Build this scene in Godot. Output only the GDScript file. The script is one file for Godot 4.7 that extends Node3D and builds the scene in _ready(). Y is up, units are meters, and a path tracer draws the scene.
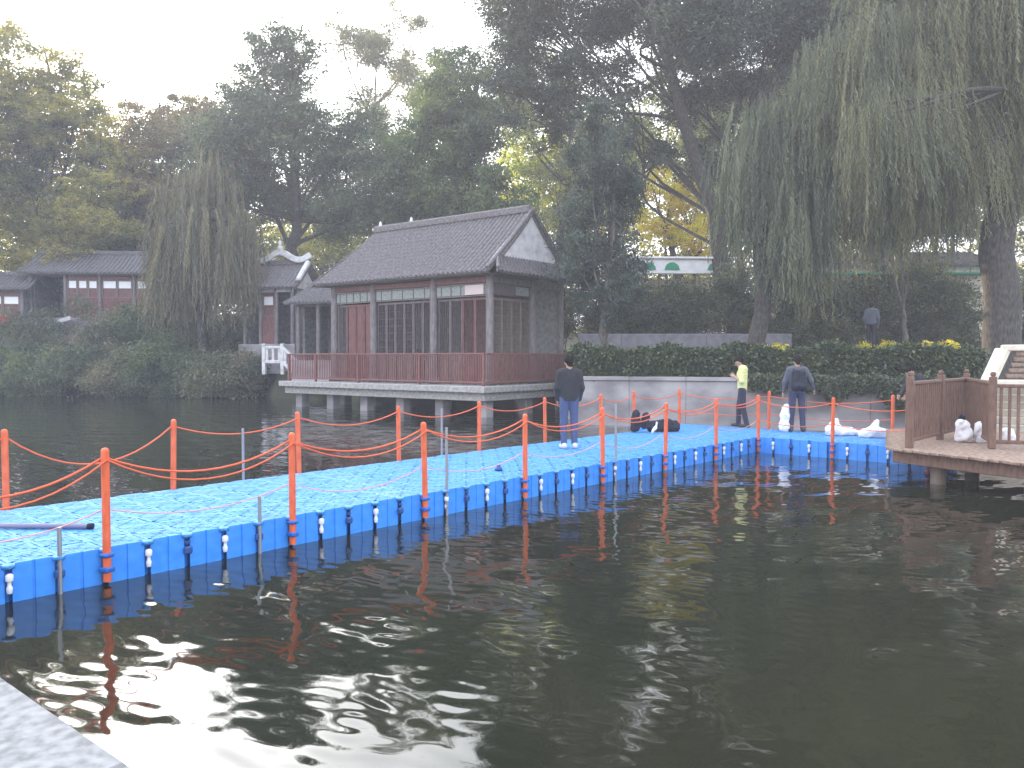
extends Node3D

# ---------------------------------------------------------------- geometry collector
class Geo:
	var v := PackedVector3Array()
	var ix := PackedInt32Array()
	var col := PackedColorArray()

	func face(p: Array, out: Vector3) -> void:
		# flat polygon (fan) whose front looks along out
		var nn: Vector3 = (p[1] - p[0]).cross(p[2] - p[0])
		var flip := nn.dot(out) > 0.0
		var k := v.size()
		for q in p:
			v.append(q)
		for j in range(1, p.size() - 1):
			if flip:
				ix.append(k); ix.append(k + j + 1); ix.append(k + j)
			else:
				ix.append(k); ix.append(k + j); ix.append(k + j + 1)

	func box(c: Vector3, s: Vector3, ch := 0.0, b := Basis()) -> void:
		var h := s * 0.5
		if ch <= 0.0:
			for a in 3:
				for sg in [-1.0, 1.0]:
					var u := (a + 1) % 3
					var w := (a + 2) % 3
					var pts := []
					for q in [[-1, -1], [1, -1], [1, 1], [-1, 1]]:
						var p := Vector3.ZERO
						p[a] = sg * h[a]; p[u] = q[0] * h[u]; p[w] = q[1] * h[w]
						pts.append(c + b * p)
					var o := Vector3.ZERO
					o[a] = sg
					face(pts, b * o)
			return
		for a in 3:
			var u := (a + 1) % 3
			var w := (a + 2) % 3
			for sg in [-1.0, 1.0]:
				var pts := []
				for q in [[-1, -1], [1, -1], [1, 1], [-1, 1]]:
					pts.append(c + b * _cp(a, h, ch, a, sg, u, q[0], w, q[1]))
				var o := Vector3.ZERO
				o[a] = sg
				face(pts, b * o)
				# edges between axis a and u
				for su in [-1.0, 1.0]:
					var e := [_cp(a, h, ch, a, sg, u, su, w, -1), _cp(a, h, ch, a, sg, u, su, w, 1), _cp(u, h, ch, a, sg, u, su, w, 1), _cp(u, h, ch, a, sg, u, su, w, -1)]
					var eo := Vector3.ZERO
					eo[a] = sg; eo[u] = su
					face([c + b * e[0], c + b * e[1], c + b * e[2], c + b * e[3]], b * eo)
		for sx in [-1.0, 1.0]:
			for sy in [-1.0, 1.0]:
				for sz in [-1.0, 1.0]:
					var t := []
					for a in 3:
						t.append(c + b * _cp(a, h, ch, 0, sx, 1, sy, 2, sz))
					face(t, b * Vector3(sx, sy, sz))

	func _cp(fa: int, h: Vector3, ch: float, a: int, sa: float, u: int, su: float, w: int, sw: float) -> Vector3:
		var p := Vector3.ZERO
		p[a] = sa * (h[a] - (0.0 if fa == a else ch))
		p[u] = su * (h[u] - (0.0 if fa == u else ch))
		p[w] = sw * (h[w] - (0.0 if fa == w else ch))
		return p

	func bar(a: Vector3, b: Vector3, w: float, hgt: float, ch := 0.0) -> void:
		# box of cross-section w (sideways) x hgt (up) from a to b
		var d := (b - a)
		var x := d.normalized()
		var up := Vector3.UP if absf(x.y) < 0.95 else Vector3.RIGHT
		var z := x.cross(up).normalized()
		var y := z.cross(x).normalized()
		box((a + b) * 0.5, Vector3(d.length(), hgt, w), ch, Basis(x, y, z))

	func tube(pts: Array, rad: Array, sides := 8, cap := true) -> void:
		var k := v.size()
		var m := pts.size()
		var ref := Vector3.UP
		var d0: Vector3 = (pts[1] - pts[0]).normalized()
		if absf(d0.dot(ref)) > 0.9:
			ref = Vector3.RIGHT
		for j in m:
			var d: Vector3
			if j == 0: d = pts[1] - pts[0]
			elif j == m - 1: d = pts[j] - pts[j - 1]
			else: d = pts[j + 1] - pts[j - 1]
			d = d.normalized()
			var x := ref.cross(d).normalized()
			var y := d.cross(x).normalized()
			ref = y.cross(d).cross(d) * -1.0 if false else ref
			for s in sides:
				var t := TAU * s / sides
				v.append(pts[j] + (x * cos(t) + y * sin(t)) * rad[j])
		for j in m - 1:
			for s in sides:
				var a := k + j * sides + s
				var b := k + j * sides + (s + 1) % sides
				var c := a + sides
				var e := b + sides
				ix.append(a); ix.append(c); ix.append(b)
				ix.append(b); ix.append(c); ix.append(e)
		if cap:
			for en in [0, m - 1]:
				var dd: Vector3 = (pts[0] - pts[1]) if en == 0 else (pts[m - 1] - pts[m - 2])
				var ring := []
				for s in sides:
					ring.append(v[k + en * sides + s])
				face(ring, dd)

	func lathe(c: Vector3, prof: Array, sides := 10) -> void:
		# prof: [radius, y] pairs from bottom to top
		var k := v.size()
		for p in prof:
			for s in sides:
				var t := TAU * s / sides
				v.append(c + Vector3(cos(t) * p[0], p[1], sin(t) * p[0]))
		for j in prof.size() - 1:
			for s in sides:
				var a := k + j * sides + s
				var b := k + j * sides + (s + 1) % sides
				ix.append(a); ix.append(b); ix.append(a + sides)
				ix.append(b); ix.append(b + sides); ix.append(a + sides)

	func prism(poly: Array, y0: float, y1: float) -> void:
		# poly: Vector2 (x, z); upright walls, top and bottom (convex)
		var cen := Vector2.ZERO
		for p in poly: cen += p
		cen /= poly.size()
		var top := []
		var bot := []
		for j in poly.size():
			var a: Vector2 = poly[j]
			var b: Vector2 = poly[(j + 1) % poly.size()]
			var e := b - a
			var o := Vector2(e.y, -e.x)
			if o.dot((a + b) * 0.5 - cen) < 0.0: o = -o
			face([Vector3(a.x, y0, a.y), Vector3(b.x, y0, b.y), Vector3(b.x, y1, b.y), Vector3(a.x, y1, a.y)], Vector3(o.x, 0, o.y))
			top.append(Vector3(a.x, y1, a.y))
			bot.append(Vector3(a.x, y0, a.y))
		face(top, Vector3.UP)
		face(bot, Vector3.DOWN)

	func mesh() -> ArrayMesh:
		var n := PackedVector3Array()
		n.resize(v.size())
		for t in range(0, ix.size(), 3):
			var a := ix[t]
			var b := ix[t + 1]
			var c := ix[t + 2]
			var f := (v[c] - v[a]).cross(v[b] - v[a])
			n[a] += f; n[b] += f; n[c] += f
		for j in n.size():
			n[j] = n[j].normalized() if n[j].length_squared() > 1e-20 else Vector3.UP
		var arr := []
		arr.resize(Mesh.ARRAY_MAX)
		arr[Mesh.ARRAY_VERTEX] = v
		arr[Mesh.ARRAY_NORMAL] = n
		arr[Mesh.ARRAY_INDEX] = ix
		if col.size() == v.size() and col.size() > 0:
			arr[Mesh.ARRAY_COLOR] = col
		var m := ArrayMesh.new()
		m.add_surface_from_arrays(Mesh.PRIMITIVE_TRIANGLES, arr)
		return m

# ---------------------------------------------------------------- nodes and labels
var M := {}
var used := {}
var rng := RandomNumberGenerator.new()

func numbered(called: String) -> String:
	if not used.has(called):
		used[called] = 0
		return called
	used[called] += 1
	return "%s_%03d" % [called, used[called]]

func thing(called: String, label: String, category: String, at := Vector3.ZERO, turn := 0.0, group := "") -> Node3D:
	var o := Node3D.new()
	o.name = numbered(called)
	add_child(o)
	o.position = at
	o.rotation.y = turn
	o.set_meta("label", label)
	o.set_meta("category", category)
	if group != "": o.set_meta("group", group)
	return o

func part(parent: Node, called: String, mesh: Mesh, m: Material, at := Vector3.ZERO, turn := 0.0) -> MeshInstance3D:
	var o := MeshInstance3D.new()
	o.name = called
	o.mesh = mesh
	o.material_override = m
	o.position = at
	o.rotation.y = turn
	parent.add_child(o, true)
	return o

func struct(called: String, mesh: Mesh, m: Material) -> MeshInstance3D:
	var o := MeshInstance3D.new()
	o.name = numbered(called)
	o.mesh = mesh
	o.material_override = m
	o.set_meta("kind", "structure")
	o.set_meta("label", called.replace("_", " "))
	o.set_meta("category", called.get_slice("_", called.count("_")))
	add_child(o)
	return o

# ---------------------------------------------------------------- materials
func srgb(c: Color) -> Color:
	return c.linear_to_srgb()

func noise_tex(sd: int, freq: float, ramp: Array, size := 256, oct := 5, stretch := 1.0) -> ImageTexture:
	# ramp: linear colours, evenly spaced over the noise range
	var f := FastNoiseLite.new()
	f.seed = sd
	f.frequency = freq
	f.fractal_octaves = oct
	var g := f.get_seamless_image(size, int(size * stretch))
	var out := Image.create(size, int(size * stretch), false, Image.FORMAT_RGB8)
	var cs := []
	for c in ramp: cs.append(srgb(c))
	for y in out.get_height():
		for x in size:
			var t := clampf((g.get_pixel(x, y).r - 0.5) * 1.5 + 0.5, 0.0, 0.9999) * (cs.size() - 1)
			var k := int(t)
			out.set_pixel(x, y, (cs[k] as Color).lerp(cs[k + 1], t - k))
	return ImageTexture.create_from_image(out)

func mat(called: String, color: Color, rough := 0.8, ramp := [], freq := 0.02, tile := Vector3(1, 1, 1), spec := 0.5) -> StandardMaterial3D:
	var m := StandardMaterial3D.new()
	m.resource_name = called
	m.roughness = rough
	m.metallic_specular = spec
	if ramp.is_empty():
		m.albedo_color = srgb(color)
	else:
		m.albedo_texture = noise_tex(hash(called) % 9999, freq, ramp)
		m.uv1_triplanar = true
		m.uv1_world_triplanar = true
		m.uv1_scale = tile
	m.cull_mode = BaseMaterial3D.CULL_DISABLED
	M[called] = m
	return m

func make_materials() -> void:
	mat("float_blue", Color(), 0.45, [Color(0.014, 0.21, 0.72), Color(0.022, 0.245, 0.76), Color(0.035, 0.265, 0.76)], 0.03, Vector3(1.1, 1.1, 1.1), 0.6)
	var tr := mat("tread_blue", Color(), 0.38, [Color(0.04, 0.28, 0.72), Color(0.065, 0.33, 0.77), Color(0.09, 0.37, 0.77)], 0.03, Vector3(1.1, 1.1, 1.1), 0.8)  # treads paler than the sides, sky sheen put into their colour
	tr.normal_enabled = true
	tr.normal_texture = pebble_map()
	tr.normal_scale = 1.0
	mat("lug_blue", Color(0.008, 0.10, 0.40), 0.5)
	mat("bolt_white", Color(0.72, 0.74, 0.76), 0.4)
	mat("bolt_dark", Color(0.012, 0.06, 0.22), 0.5)
	mat("post_orange", Color(), 0.5, [Color(0.55, 0.09, 0.03), Color(0.66, 0.12, 0.04), Color(0.70, 0.155, 0.065)], 0.02, Vector3(3, 0.7, 3))
	mat("rope_orange", Color(0.62, 0.12, 0.05), 0.85)
	mat("rope_pink", Color(0.66, 0.30, 0.26), 0.85)  # lower orange rope, its glare put into the colour as pink
	mat("steel", Color(0.32, 0.33, 0.35), 0.38)
	M["steel"].metallic = 0.7
	mat("kerb_stone", Color(), 0.9, [Color(0.15, 0.148, 0.145), Color(0.22, 0.218, 0.215), Color(0.28, 0.275, 0.27)], 0.03, Vector3(1.3, 1.3, 1.3))
	mat("stone_pale", Color(), 0.85, [Color(0.22, 0.21, 0.20), Color(0.34, 0.33, 0.32), Color(0.43, 0.42, 0.41)], 0.03, Vector3(0.9, 0.9, 0.9))
	mat("stone_grey", Color(), 0.9, [Color(0.17, 0.16, 0.168), Color(0.28, 0.265, 0.275), Color(0.38, 0.36, 0.37)], 0.012, Vector3(0.22, 0.3, 0.22))
	mat("stone_low", Color(), 0.9, [Color(0.17, 0.165, 0.19), Color(0.25, 0.24, 0.275)], 0.02, Vector3(0.4, 0.4, 0.4))
	mat("paving", Color(), 0.9, [Color(0.20, 0.195, 0.19), Color(0.33, 0.32, 0.31)], 0.03, Vector3(0.7, 0.7, 0.7))
	mat("earth", Color(), 0.95, [Color(0.035, 0.035, 0.018), Color(0.06, 0.055, 0.03), Color(0.05, 0.07, 0.025)], 0.03, Vector3(0.2, 0.2, 0.2))
	mat("tile_grey", Color(), 0.75, [Color(0.075, 0.068, 0.07), Color(0.13, 0.118, 0.122), Color(0.21, 0.19, 0.195)], 0.05, Vector3(0.6, 0.6, 0.6))
	mat("tile_pale", Color(), 0.75, [Color(0.16, 0.15, 0.16), Color(0.30, 0.29, 0.30), Color(0.42, 0.41, 0.41)], 0.05, Vector3(0.6, 0.6, 0.6))
	mat("plaster", Color(), 0.9, [Color(0.42, 0.41, 0.43), Color(0.58, 0.57, 0.58), Color(0.66, 0.65, 0.65)], 0.02, Vector3(0.5, 0.5, 0.5))
	mat("brick_grey", Color(), 0.9, [Color(0.10, 0.098, 0.10), Color(0.16, 0.155, 0.155), Color(0.20, 0.195, 0.19)], 0.03, Vector3(0.5, 0.5, 0.5))
	mat("wood_post", Color(), 0.6, [Color(0.10, 0.088, 0.092), Color(0.16, 0.14, 0.145), Color(0.21, 0.185, 0.19)], 0.03, Vector3(1.5, 0.3, 1.5))
	mat("wood_red", Color(), 0.6, [Color(0.095, 0.032, 0.030), Color(0.145, 0.050, 0.046), Color(0.18, 0.07, 0.064)], 0.03, Vector3(1.2, 0.3, 1.2))
	mat("wood_rail_red", Color(), 0.6, [Color(0.12, 0.040, 0.036), Color(0.175, 0.062, 0.054), Color(0.21, 0.09, 0.078)], 0.03, Vector3(1.2, 0.4, 1.2))
	mat("wood_dark", Color(), 0.65, [Color(0.12, 0.088, 0.070), Color(0.19, 0.145, 0.115)], 0.03, Vector3(1.2, 0.3, 1.2))
	mat("lattice_dark", Color(0.11, 0.085, 0.085), 0.65)
	mat("shutter_lilac", Color(), 0.6, [Color(0.085, 0.064, 0.068), Color(0.135, 0.104, 0.11)], 0.03, Vector3(1.2, 0.3, 1.2))
	mat("frieze", Color(), 0.7, [Color(0.15, 0.19, 0.18), Color(0.27, 0.31, 0.29), Color(0.34, 0.35, 0.34)], 0.05, Vector3(0.8, 0.8, 0.8))
	mat("plaque", Color(0.62, 0.50, 0.50), 0.6)
	mat("pane_white", Color(0.82, 0.84, 0.88), 0.3)  # bright sky behind the windows put into the pane colour
	mat("deck_wood", Color(), 0.7, [Color(0.14, 0.085, 0.06), Color(0.25, 0.17, 0.125), Color(0.34, 0.25, 0.19)], 0.03, Vector3(1.5, 1.5, 1.5))
	mat("rail_wood", Color(), 0.65, [Color(0.085, 0.042, 0.03), Color(0.14, 0.075, 0.052), Color(0.18, 0.105, 0.075)], 0.03, Vector3(2.0, 0.5, 2.0))
	mat("cream", Color(), 0.8, [Color(0.56, 0.50, 0.40), Color(0.68, 0.62, 0.51), Color(0.74, 0.69, 0.60)], 0.02, Vector3(0.6, 0.6, 0.6))
	mat("stair_stone", Color(), 0.85, [Color(0.30, 0.26, 0.21), Color(0.42, 0.37, 0.30)], 0.03, Vector3(0.8, 0.8, 0.8))
	mat("bark", Color(), 0.95, [Color(0.022, 0.02, 0.018), Color(0.055, 0.048, 0.043), Color(0.10, 0.09, 0.08)], 0.04, Vector3(1.4, 0.35, 1.4))
	mat("bark_pale", Color(), 0.95, [Color(0.06, 0.055, 0.048), Color(0.13, 0.12, 0.105), Color(0.19, 0.175, 0.155)], 0.04, Vector3(1.4, 0.35, 1.4))
	mat("sack_white", Color(), 0.8, [Color(0.60, 0.58, 0.60), Color(0.76, 0.74, 0.76), Color(0.82, 0.81, 0.82)], 0.03, Vector3(1.2, 1.2, 1.2))
	mat("bag_dark", Color(), 0.7, [Color(0.012, 0.014, 0.022), Color(0.025, 0.03, 0.05)], 0.03, Vector3(1.2, 1.2, 1.2), 0.25)
	mat("cloth_red", Color(0.42, 0.05, 0.07), 0.8)
	mat("awning_white", Color(), 0.8, [Color(0.66, 0.65, 0.66), Color(0.78, 0.77, 0.78)], 0.02, Vector3(0.4, 0.4, 0.4))
	mat("sign_green", Color(0.02, 0.24, 0.13), 0.6)
	mat("pipe_grey", Color(0.17, 0.16, 0.24), 0.5)
	mat("banner_red", Color(0.36, 0.03, 0.04), 0.8)
	# water: still pond with small wind ripples (slopes of a sum of short waves)
	var w := StandardMaterial3D.new()
	w.resource_name = "pond_water"
	w.albedo_color = srgb(Color(0.013, 0.0145, 0.009))
	w.roughness = 0.035
	w.metallic_specular = 0.5
	w.normal_enabled = true
	w.normal_texture = ripple_map()
	w.normal_scale = 1.0
	w.uv1_triplanar = true
	w.uv1_world_triplanar = true
	w.uv1_scale = Vector3.ONE / 9.0
	M["water"] = w

var pebbles: ImageTexture
func pebble_map() -> ImageTexture:
	# moulded anti-slip grain of the treads
	if pebbles == null:
		var f := FastNoiseLite.new()
		f.seed = 31
		f.noise_type = FastNoiseLite.TYPE_CELLULAR
		f.frequency = 0.11
		var im := f.get_seamless_image(512, 512)
		im.convert(Image.FORMAT_RGBA8)
		im.bump_map_to_normal_map(9.0)
		pebbles = ImageTexture.create_from_image(im)
	return pebbles

func ripple_map() -> ImageTexture:
	var N := 640
	var r := RandomNumberGenerator.new()
	r.seed = 77
	var tab := PackedFloat32Array()
	tab.resize(N)
	for k in N: tab[k] = cos(TAU * k / N)
	var waves := []
	for k in 30:
		var lam := 0.16 * pow(1.8 / 0.16, pow(r.randf(), 1.15))   # metres
		var kk := 9.0 / lam
		var an := r.randfn(1.45, 0.75)                            # mostly travelling towards the near bank
		var kx := int(round(kk * cos(an)))
		var ky := int(round(kk * sin(an)))
		var slope := 0.0056 * (0.6 + 0.8 * r.randf()) * pow(lam / 0.4, -0.05)
		waves.append([posmod(kx, N), posmod(ky, N), r.randi() % N, slope * cos(an), slope * sin(an)])
	var sx := PackedFloat32Array()
	var sy := PackedFloat32Array()
	sx.resize(N * N)
	sy.resize(N * N)
	for w in waves:
		var kx: int = w[0]
		var ky: int = w[1]
		var ph: int = w[2]
		var ax: float = w[3]
		var ay: float = w[4]
		var at := 0
		for y in N:
			var p := (ky * y + ph) % N
			for x in N:
				var c := tab[p]
				sx[at] += ax * c
				sy[at] += ay * c
				at += 1
				p += kx
				if p >= N: p -= N
	# gusts: where the breeze touches the water the ripples are steeper
	var f := FastNoiseLite.new()
	f.seed = 5
	f.frequency = 0.006
	f.fractal_octaves = 3
	var gust := f.get_seamless_image(N, N)
	var buf := PackedFloat32Array()
	buf.resize(N * N * 3)
	for y in N:
		for x in N:
			var k := y * N + x
			var g := 0.45 + 1.1 * gust.get_pixel(x, y).r
			buf[k * 3] = 0.5 + 0.5 * sx[k] * g
			buf[k * 3 + 1] = 0.5 + 0.5 * sy[k] * g
			buf[k * 3 + 2] = 1.0
	return ImageTexture.create_from_image(Image.create_from_data(N, N, false, Image.FORMAT_RGBF, buf.to_byte_array()))

# ---------------------------------------------------------------- lie of the land (x to the right, d = metres away from the viewer's bank; world z = -d)
const POND := [[-2.34, 3.66], [-1.44, 2.92], [3.0, -0.73], [14.0, -6.0], [34.0, -2.0], [34.0, 9.0], [12.5, 14.5], [11.2, 21.6], [2.0, 24.3], [1.7, 31.0], [-9.0, 37.5], [-13.0, 40.0], [-30.0, 42.5], [-46.0, 41.0], [-46.0, 26.0], [-22.0, 13.5], [-7.0, 7.5]]

func shore_dist(x: float, d: float) -> float:
	# positive on land
	var p := Vector2(x, d)
	var best := 1e9
	var inside := false
	var n := POND.size()
	for j in n:
		var a := Vector2(POND[j][0], POND[j][1])
		var b := Vector2(POND[(j + 1) % n][0], POND[(j + 1) % n][1])
		var ab := b - a
		var t := clampf((p - a).dot(ab) / ab.length_squared(), 0.0, 1.0)
		best = minf(best, p.distance_squared_to(a + ab * t))
		if (a.y > d) != (b.y > d) and x < (b.x - a.x) * (d - a.y) / (b.y - a.y) + a.x:
			inside = not inside
	return -sqrt(best) if inside else sqrt(best)

func land(x: float, d: float) -> float:
	var s := shore_dist(x, d)
	if s < 0.25:
		return -0.9
	var left := smoothstep(-6.0, -16.0, x)
	var far := smoothstep(16.0, 24.0, d + maxf(0.0, x - 8.0) * 0.4)
	var h_right := 1.36 + 1.05 * smoothstep(25.5, 31.0, d) + 1.4 * smoothstep(36.0, 60.0, d)
	var h_left := 0.35 + 3.9 * smoothstep(0.5, 7.0, s) + 1.5 * smoothstep(10.0, 30.0, s)
	var h := lerpf(0.53, lerpf(h_right, h_left, left), far)
	var rise := smoothstep(0.25, 0.8, s)
	return lerpf(-0.9, h, rise)

func make_ground() -> void:
	var xs := []
	var ds := []
	for q in [-420, -260, -160, -110, -80]: xs.append(float(q))
	var x := -62.0
	while x < 62.0:
		xs.append(x)
		x += 0.45 if x > -15.0 and x < 14.0 else 1.5
	for q in [62, 80, 110, 160, 260, 420]: xs.append(float(q))
	for q in [-300, -150, -60, -25]: ds.append(float(q))
	var d := -14.0
	while d < 95.0:
		ds.append(d)
		d += 0.45 if d > -2.0 and d < 34.0 else 1.5
	for q in [95, 130, 200, 320, 500]: ds.append(float(q))
	var g := Geo.new()
	var nz := FastNoiseLite.new()
	nz.seed = 3
	nz.frequency = 0.35
	for dd in ds:
		for xx in xs:
			var h := land(xx, dd)
			if h > 0.56: h += nz.get_noise_2d(xx, dd) * 0.09
			g.v.append(Vector3(xx, h, -dd))
	var W := xs.size()
	for j in ds.size() - 1:
		for k in W - 1:
			var a := j * W + k
			g.ix.append_array([a, a + W, a + 1, a + 1, a + W, a + W + 1])
	struct("ground", g.mesh(), M.earth)
	var wg := Geo.new()
	wg.face([Vector3(-50, 0, 8), Vector3(38, 0, 8), Vector3(38, 0, -46), Vector3(-50, 0, -46)], Vector3.UP)
	struct("water", wg.mesh(), M.water)

# ---------------------------------------------------------------- bank edge at the viewer's feet
func make_kerb() -> void:
	var kerb := thing("stone_kerb", "pale grey stone kerb along the near bank", "kerb", Vector3(0, 0, 0))
	var dirv := Vector2(0.772, -0.635)                    # along the bank (x, d)
	var inland := Vector2(-0.635, -0.772)
	var st := Vector2(-2.34, 3.66)
	for k in range(-4, 6):
		var a := st + dirv * (k * 1.2 + 0.02)
		var b := st + dirv * ((k + 1) * 1.2 - 0.004)
		var g := Geo.new()
		var mid := (a + b) * 0.5 + inland * 0.45
		var bs := Basis(Vector3(dirv.x, 0, -dirv.y), Vector3.UP, Vector3(-inland.x, 0, inland.y))
		g.box(Vector3(0, 0.0, 0), Vector3(1.196, 0.34, 0.9), 0.018, bs)
		part(kerb, "kerb_slab", g.mesh(), M.kerb_stone, Vector3(mid.x, 0.39, -mid.y))
	var w := Geo.new()
	var a2 := st + dirv * -4.8 + inland * 0.12
	var b2 := st + dirv * 7.2 + inland * 0.12
	w.bar(Vector3(a2.x, -0.34, -a2.y) + Vector3(inland.x, 0, -inland.y) * 0.35, Vector3(b2.x, -0.34, -b2.y) + Vector3(inland.x, 0, -inland.y) * 0.35, 0.7, 1.1)
	part(kerb, "footing", w.mesh(), M.stone_grey)

# ---------------------------------------------------------------- floating dock
const B := 0.384
const FREE := 0.33
const DOCK_AT := Vector3(5.27, 0, -17.2)
const DOCK_TURN := 0.8421

func float_mesh() -> ArrayMesh:
	var g := Geo.new()
	var top_g := Geo.new()
	var h := B * 0.5 - 0.0025
	var c := 0.026
	var ring := []
	for s in 4:
		var bs := Basis(Vector3.UP, -PI * 0.5 * s)
		for q in [[-h + c, h], [-0.014, h], [-0.008, h - 0.012], [0.008, h - 0.012], [0.014, h], [h - c, h]]:
			ring.append(bs * Vector3(q[0], 0, q[1]))
	var n := ring.size()
	var levels := [[-0.07, 0.97], [-0.05, 1.0], [FREE - 0.022, 1.0], [FREE - 0.005, 0.996], [FREE, 0.982]]
	for j in levels.size() - 1:
		for k in n:
			var a: Vector3 = ring[k]
			var b: Vector3 = ring[(k + 1) % n]
			var l0: Array = levels[j]
			var l1: Array = levels[j + 1]
			g.face([a * l0[1] + Vector3.UP * l0[0], b * l0[1] + Vector3.UP * l0[0], b * l1[1] + Vector3.UP * l1[0], a * l1[1] + Vector3.UP * l1[0]], (a + b) + Vector3.UP * 0.001)
	var top := []
	for k in n: top.append((ring[k] as Vector3) * 0.982 + Vector3.UP * FREE)
	top_g.v.append(Vector3(0, FREE, 0))
	for p in top: top_g.v.append(p)
	for k in n: top_g.ix.append_array([0, 1 + (k + 1) % n, 1 + k])
	# anti-slip ribs on the tread
	for k in 5:
		top_g.box(Vector3(0, FREE + 0.001, -0.12 + 0.06 * k), Vector3(0.30, 0.004, 0.03), 0.0)
	# cap of the coupling pin where four blocks meet
	top_g.lathe(Vector3(B * 0.5, 0, B * 0.5), [[0.0, FREE - 0.035], [0.052, FREE - 0.035], [0.052, FREE - 0.006], [0.046, FREE], [0.0, FREE + 0.001]], 10)
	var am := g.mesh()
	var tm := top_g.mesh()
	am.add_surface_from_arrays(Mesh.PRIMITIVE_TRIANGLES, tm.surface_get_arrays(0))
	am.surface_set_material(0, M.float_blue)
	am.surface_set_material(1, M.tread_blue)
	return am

func sag_rope(a: Vector3, b: Vector3, sag: float, r: float, seg := 12) -> ArrayMesh:
	var g := Geo.new()
	var pts := []
	var rad := []
	for k in seg + 1:
		var t := float(k) / seg
		pts.append(a.lerp(b, t) + Vector3.DOWN * sag * 4.0 * t * (1.0 - t))
		rad.append(r)
	g.tube(pts, rad, 6)
	return g.mesh()

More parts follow.
